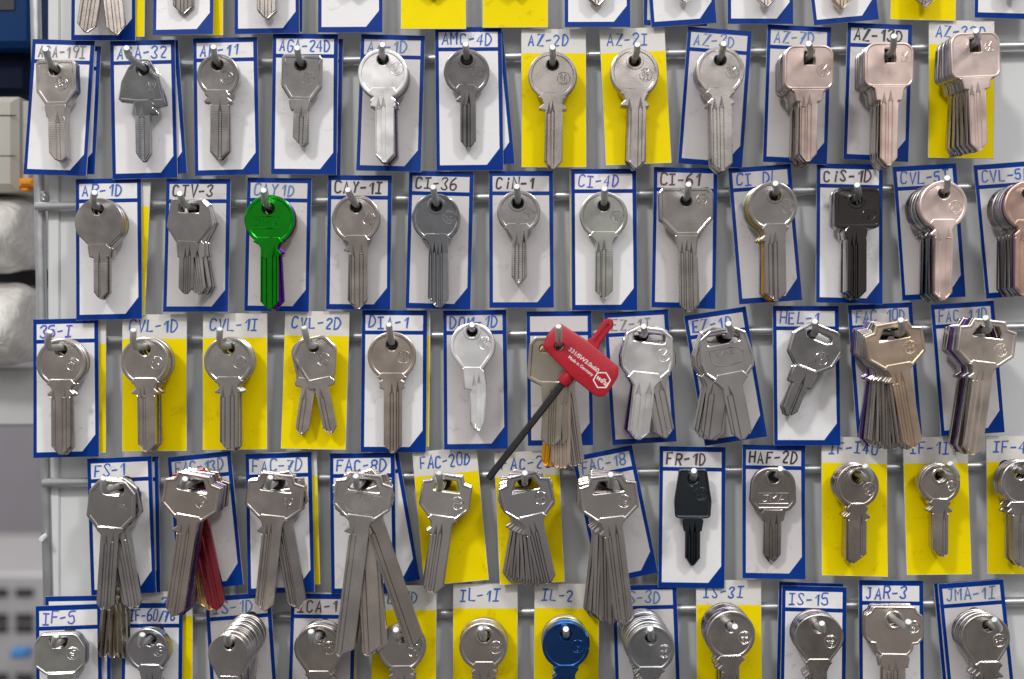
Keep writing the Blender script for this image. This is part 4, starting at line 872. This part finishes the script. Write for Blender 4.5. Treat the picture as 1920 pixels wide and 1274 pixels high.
# keys of the hook hidden by the first bunch of the fifth row: seen below it, turned almost edge on
hid = stack(5, 13, (212, 1104), (214, 1060), 'tear', [-1, -3, 1, 3], 'brass', 'narrow brassy key', sp=dict(bl=-10, br=10, tip=130, gr=((0, 5),), R=13, cy=4, hr=4, panel=False, ty=14, ns=40, tw=9, wing=1, nl=10, nr=10), hh=0.0148, tilt=(0.0, 0.95), dxs=[0, -9, 9, 18], pit=0.0002, onhook='hidden hook between two bottom cards', mkhook=False)
# top row: only blades reach into the picture
TOPK = [((193, -150), [-8.5, 7.5], 214, 'warm', 'hung crosswise above the first card'), ((340, -170), [0, 0.5], 194, 'warm', 'above the second card'), ((500, -165), [0, 0.5], 200, 'warm', 'above the third card'),
        ((657, -200), [0], 185, 'nickel', 'above the fourth card'), ((812, -200), [0], 195, 'nickel', 'above the first yellow card'), ((966, -200), [0], 185, 'nickel', 'above the second yellow card'),
        ((1120, -180), [0, 0], 190, 'warm', 'above the fifth blue card'), ((1283, -190), [0], 196, 'nickel', 'above the tilted card'), ((1437, -180), [0, 0.5], 192, 'warm', 'above the seventh blue card'),
        ((1580, -180), [0, 0.5], 194, 'tan', 'left of the last yellow card'), ((1733, -180), [0, 0.5], 192, 'warm', 'above the last yellow card'), ((1900, -190), [0], 190, 'nickel', 'above the corner card')]
for i, (pos, ro, tip, tone, wh) in enumerate(TOPK):
    stack(0, i + 1, pos, (pos[0], pos[1] - 30), 'round', ro, tone, 'key whose tip alone shows', sp=dict(tip=tip, bl=-18, br=18, gr=((-8, 7), (6, 6)), tw=19), onhook='top edge, ' + wh)

# ------------------------------------------------------------------ the bunch behind the red tool and the tool itself
stack(3, 7, (1038, 655), (1047, 612), 'hel', [-2, 3], 'brass', 'angular dull brass key', sp=dict(outline=[(-36, -22, 6), (30, -26, 6), (48, -4, 6), (46, 48, 6), (18, 72, 4), (-18, 72, 4), (-48, 56, 8), (-46, -8, 8)], gr=((-2, 4), (6, 4)), tip=180, bl=-18, br=20, nl=18, nr=22, ns=100, tk='b'), hh=0.034, mkhook=False, onhook='seventh hook under the red tool')
stack(3, 7, (1052, 655), (1047, 612), 'round', [0, 0, -6, 8], 'tan', 'round tan key', sp=dict(tip=224, bl=-18, br=18, gr=g3, R=42, ns=88, lugs='none', tk='b'), hh=0.029, mkhook=False, onhook='seventh hook behind the brass pair', cols={2: 'gold', 3: 'nickel'})
m_red, t_, b_ = nmat('red_plastic'); b_.inputs['Base Color'].default_value = (0.43, 0.011, 0.025, 1); b_.inputs['Roughness'].default_value = 0.38
n_ = t_.nodes.new('ShaderNodeTexNoise'); n_.inputs['Scale'].default_value = 900; co_ = t_.nodes.new('ShaderNodeTexCoord'); t_.links.new(co_.outputs['Object'], n_.inputs['Vector']); bump_from(t_, b_, n_.outputs['Fac'], 0.25, 0.0001)
m_blk = metal('black_oxide_steel', (0.035, 0.034, 0.036), 0.42, metallic=0.6)
m_prt, _, b_ = nmat('white_print'); b_.inputs['Base Color'].default_value = (0.85, 0.82, 0.82, 1); b_.inputs['Roughness'].default_value = 0.5
def tool():
    hT = 0.046; kk = 1 - hT / D; k = S * kk
    ang = -math.radians(37.5)
    e = empty('hex_driver', P(1048, 650, hT), ang, 0.02, 0.0)
    props(e, 'red T-handle hex driver hung by its corner with black shaft pointing down left', 'hex driver')
    # local pixels, y up; x runs along the handle
    o = rpoly([(-28, -36, 10), (40, -41, 60), (112, -38, 10), (122, -22, 30), (125, 22, 10), (112, 32, 14), (50, 31, 60), (-24, 20, 9), (-31, -4, 40)], 5)
    hole = circ(0, 0, 8.5, 24); m_ = MB()
    b = 4.0; zt, zb = 0.0042, -0.0042
    steps = [(0.0, -b * k * 0.0 + 0), ]
    prof = [(0, zb + b * k), (0, zt - b * k), (b * 0.3, zt - b * k * 0.3), (b, zt)]
    bk = m_.v(offset(o, b), zb, k); ring = m_.v(o, zb + b * k, k); m_.band(bk, ring); prev = ring; lp = o
    for d, z in prof[1:]:
        lp = offset(o, d) if d else o; cur = m_.v(lp, z, k); m_.band(prev, cur); prev = cur
    h1 = m_.v(offset(hole, -2.0), zt, k); m_.cap([lp, offset(hole, -2.0)], [prev, h1]); h2 = m_.v(hole, zt - 0.0006, k); h3 = m_.v(hole, zb, k)
    m_.band(h1, h2); m_.band(h2, h3); m_.cap([offset(o, b), hole], [bk, h3], flip=True)
    hd = link('handle', mesh('tool_handle', m_.V, m_.F, m_red, smooth=35), e)
    # side stub, flat wedge with a slot
    m_ = MB(); so = rpoly([(33, -33, 0), (36, -44, 5), (39, -52, 0), (37, -92, 8), (43, -100, 8), (52, -100, 8), (57, -92, 8), (58, -52, 0), (61, -44, 5), (64, -33, 0)], 4)
    z1 = 0.0026; i1 = m_.v(offset(so, 3), z1, k); i2 = m_.v(so, z1 - 3 * k, k); i3 = m_.v(so, -z1 + 3 * k, k); i4 = m_.v(offset(so, 3), -z1, k)
    sl = rpoly([(45, -90, 3), (51, -90, 3), (51, -46, 3), (45, -46, 3)], 3); j1 = m_.v(sl, z1, k); j2 = m_.v(offset(sl, 1), z1 - 0.0009, k)
    m_.cap([offset(so, 3), sl], [i1, j1]); m_.band(j1, j2); m_.cap([offset(sl, 1)], [j2]); m_.band(i2, i1); m_.band(i3, i2); m_.band(i4, i3); m_.cap([offset(so, 3)], [i4], flip=True)
    link('hanging_stub', mesh('tool_stub', m_.V, m_.F, m_red, smooth=35), e)
    m_ = MB(); tube(m_, [(48 * k, -30 * k, 0), (48 * k, -52 * k, 0)], 0.0030, 20, 0)
    link('collar', mesh('tool_collar', m_.V, m_.F, m_red, smooth=40), e)
    # hexagonal shaft
    m_ = MB(); tube(m_, [(48 * k, -48 * k, 0), (46 * k, -278 * k, 0)], 0.00155, 6, 0)
    link('hex_shaft', mesh('tool_shaft', m_.V, m_.F, m_blk), e)
    def txt(s, width, size, x, y, off, name, sh=0.0):
        cu = bpy.data.curves.new(name, 'FONT'); cu.body = s; cu.size = size * k; cu.offset = off * 0.5; cu.shear = sh; cu.extrude = 0.00002; cu.resolution_u = 3; cu.space_character = 0.92
        ob = bpy.data.objects.new(name, cu); COL.objects.link(ob); dg = bpy.context.evaluated_depsgraph_get(); me = bpy.data.meshes.new_from_object(ob.evaluated_get(dg))
        bpy.data.objects.remove(ob); me.materials.clear(); me.materials.append(m_prt); q = link(name, me, hd); xs = [v.co.x for v in me.vertices]; q.matrix_local = Matrix.Translation((x * k, y * k, zt + 0.00004)) @ Matrix.Diagonal((width * k / (max(xs) - min(xs)), 1, 1, 1)); return q
    txt('331/SW3.0x60', 68, 11, 17, 5, 0.00004, 'printed_line'); txt('Made in Germany', 57, 8.5, 25, -6.5, 0.000015, 'printed_line')
    txt('wiha', 25, 15, 89, -5.5, 0.00006, 'logo', 0.25)
    m_ = MB(); hx = [(101 + 17 * math.cos(math.pi / 3 * q + math.pi / 6 + .12), -1 + 17 * math.sin(math.pi / 3 * q + math.pi / 6 + .12)) for q in range(6)]
    hi = offset(hx, 2.0); a_ = m_.v(hx, zt + 0.00004, k); c_ = m_.v(hi, zt + 0.00004, k); m_.cap([hx, hi], [a_, c_])
    link('logo', mesh('tool_logo', m_.V, m_.F, m_prt), hd)
    A = P(1048, 644, hT); make_hook(3, 7, Vector((A.x, 0, A.z)), Vector((A.x, -(hT + 0.008), A.z)), P(1047, 612, hT + 0.016))
tool()

# ------------------------------------------------------------------ goods and shop behind, left of the rack
def simple(name, col, rough=0.5, spec=0.5, bump=None):
    m, t, b = nmat(name)
    co = t.nodes.new('ShaderNodeTexCoord'); n = t.nodes.new('ShaderNodeTexNoise'); n.inputs['Scale'].default_value = 18; n.inputs['Detail'].default_value = 6
    t.links.new(co.outputs['Object'], n.inputs['Vector'])
    mx = t.nodes.new('ShaderNodeMix'); mx.data_type = 'RGBA'; mx.inputs['A'].default_value = (*[c * 0.88 for c in col], 1); mx.inputs['B'].default_value = (*[min(1, c * 1.1) for c in col], 1)
    t.links.new(n.outputs['Fac'], mx.inputs['Factor']); t.links.new(mx.outputs['Result'], b.inputs['Base Color'])
    b.inputs['Roughness'].default_value = rough; b.inputs['Specular IOR Level'].default_value = spec
    if bump: 
        v = t.nodes.new('ShaderNodeTexNoise'); v.inputs['Scale'].default_value = bump[0]; v.inputs['Detail'].default_value = 4; v.inputs['Distortion'].default_value = 1.5
        t.links.new(co.outputs['Object'], v.inputs['Vector']); bump_from(t, b, v.outputs['Fac'], bump[1], 0.004)
    return m
def bx_thing(name, label, cat, x0, x1, y0, y1, h, depth, mat, bev=0.002, group=None, children=()):
    """box whose front spans the given photo pixels at distance h in front of (or behind) the board"""
    k = S * (1 - h / D); e = empty(name, P((x0 + x1) / 2, y1, h)); props(e, label, cat, group)
    w = (x1 - x0) / 2 * k; H = (y1 - y0) * k; m_ = MB(); box(m_, -w, w, 0, H, -depth, 0, bev)
    link('body', mesh(name + '_body', m_.V, m_.F, mat), e)
    for nm, a0, a1, b0, b1, dz, dd, mt in children:
        m_ = MB(); cx = (x0 + x1) / 2
        box(m_, (a0 - cx) * k, (a1 - cx) * k, (y1 - b1) * k, (y1 - b0) * k, dz - dd, dz, min(dd, 0.002) * 0.3); link(nm, mesh(name + '_' + nm, m_.V, m_.F, mt), e)
    return e
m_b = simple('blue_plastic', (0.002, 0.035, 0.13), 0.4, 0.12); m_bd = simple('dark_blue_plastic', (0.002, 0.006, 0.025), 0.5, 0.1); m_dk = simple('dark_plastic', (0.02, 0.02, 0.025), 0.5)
m_beige = simple('beige_casing', (0.50, 0.48, 0.43), 0.45); m_or = simple('orange_plastic', (0.85, 0.30, 0.01), 0.35); m_wl = simple('mauve_grey_wall', (0.235, 0.22, 0.245), 0.7)
m_lg = simple('pale_grey_panel', (0.62, 0.62, 0.62), 0.5); m_wh = simple('white_cabinet', (0.40, 0.39, 0.40), 0.5); m_lb = simple('light_blue_plastic', (0.02, 0.20, 0.50), 0.4)
bx_thing('blue_crate', 'blue plastic tool case at the top left corner', 'tool case', -170, 60, -160, 88, -0.07, 0.10, m_b, 0.003, children=(('recess', -60, 28, -40, 20, 0.0008, 0.0006, m_dk),))
bx_thing('dark_blue_box', 'dark navy box beneath the blue tool case', 'box', -170, 52, 92, 176, -0.085, 0.09, m_bd, 0.003)
bx_thing('switch_box', 'beige ribbed casing left of the first hanging card', 'casing', -170, 32, 180, 358, -0.05, 0.08, m_beige, 0.0035, children=(('side_flange', 30, 47, 186, 340, -0.006, 0.03, m_beige), ('groove', -170, 31, 216, 218, 0.0004, 0.0006, m_dk), ('groove', -170, 31, 292, 293.5, 0.0004, 0.0006, m_dk)))
bx_thing('orange_clip', 'small orange plastic clip below the beige casing', 'clip', 34, 62, 334, 350, -0.045, 0.012, m_or, 0.0015, children=(('tab', 36, 50, 350, 358, -0.002, 0.006, m_or),))
m_film = simple('white_foam_in_film', (0.92, 0.90, 0.85), 0.22, 0.6, bump=(120, 0.5)); m_film.node_tree.nodes['Principled BSDF'].inputs['Coat Weight'].default_value = 0.7; m_film.node_tree.nodes['Principled BSDF'].inputs['Coat Roughness'].default_value = 0.05
def roll(label, x0, x1, y0, y1, h, rx):
    k = S * (1 - h / D); c = P((x0 + x1) / 2, (y0 + y1) / 2, h - 0.035); e = empty('wrapped_roll', c); props(e, label, 'roll', 'film wrapped white rolls')
    m_ = MB(); a = (x1 - x0) / 2 * k; b = (y1 - y0) / 2 * k; nu, nv = 48, 28; rnd = random.Random(int(y0))
    def sg(v, p): return math.copysign(abs(v) ** p, v)
    for i in range(nv + 1):
        ph = -math.pi / 2 + math.pi * i / nv
        for j in range(nu):
            th = 2 * math.pi * j / nu; x = a * sg(math.sin(ph), 0.45); r = abs(math.cos(ph)) ** 0.30
            w = 1 + 0.02 * math.sin(5 * th + i * .7) + 0.012 * math.sin(11 * th - i * 1.1)
            m_.V.append((x, b * r * math.sin(th) * w, 0.035 * r * math.cos(th) * w))
    for i in range(nv):
        for j in range(nu):
            q = i * nu + j; q2 = i * nu + (j + 1) % nu; m_.F.append((q, q2, q2 + nu, q + nu)); m_.M.append(0)
    link('body', mesh('roll_body', m_.V, m_.F, m_film, smooth=60), e)
    if rx:
        m_ = MB(); cc = ((rx[0] - (x0 + x1) / 2) * k, ((y0 + y1) / 2 - rx[1]) * k); pr = [(0.2, 0.0335), (1.0, 0.0350), (1.25, 0.0372), (1.6, 0.0362), (1.9, 0.0372), (2.3, 0.0358), (2.7, 0.033)]
        idx = []
        for rr, z in pr:
            idx.append(len(m_.V))
            for j in range(28): m_.V.append((cc[0] + rr * 18 * k * math.cos(2 * math.pi * j / 28), cc[1] + rr * 18 * k * math.sin(2 * math.pi * j / 28), z))
        for a_, b2 in zip(idx, idx[1:]):
            for j in range(28): m_.F.append((a_ + j, a_ + (j + 1) % 28, b2 + (j + 1) % 28, b2 + j)); m_.M.append(0)
        m_.F.append(tuple(range(28))); m_.M.append(0)
        link('gathered_film', mesh('roll_gather', m_.V, m_.F, m_film, smooth=60), e)
roll('upper white roll in glossy film, showing a gathered hole', -150, 72, 364, 516, -0.045, (-6, 452))
roll('lower white roll in glossy film under the other one', -150, 76, 526, 690, -0.045, None)
bx_thing('pale_panel', 'pale grey panel under the wrapped rolls', 'panel', -170, 78, 690, 802, -0.09, 0.05, m_lg, 0.002)
bx_thing('dark_strip', 'dark strip between the two wrapped rolls', 'shelf', -170, 92, 505, 536, -0.115, 0.05, m_dk, 0.001)  # dark strip filling the gap between the rolls
# the shop far behind
k = S * (1 + 0.9 / D)
m_ = MB(); box(m_, -2.2, 2.6, -1.2, 1.4, -0.05, 0, 0.002); w_ = link('wall', mesh('wall', m_.V, m_.F, m_wl)); w_.matrix_world = Matrix.Translation((0, 1.35, 0)) @ RX; props(w_, kind='structure')
cab = bx_thing('shelving_unit', 'blurred pale shelving with dark slots at the lower left', 'shelving', -260, 120, 1075, 1420, -0.85, 0.3, m_wh, 0.004,
    children=[('slot', x, x + 34, y, y + 16, 0.003, 0.002, m_dk) for x in (-55, -18, 30) for y in (1103, 1150, 1170, 1262)])
bx_thing('blue_packet', 'small bright blue packet on the blurred shelving', 'packet', 18, 50, 1220, 1236, -0.80, 0.02, m_lb, 0.002)
print('keys', KEYCOUNT[0])
for o in bpy.data.objects:
    if 'label' in o and len(o['label'].split()) > 16: print('LONG', o['label'])
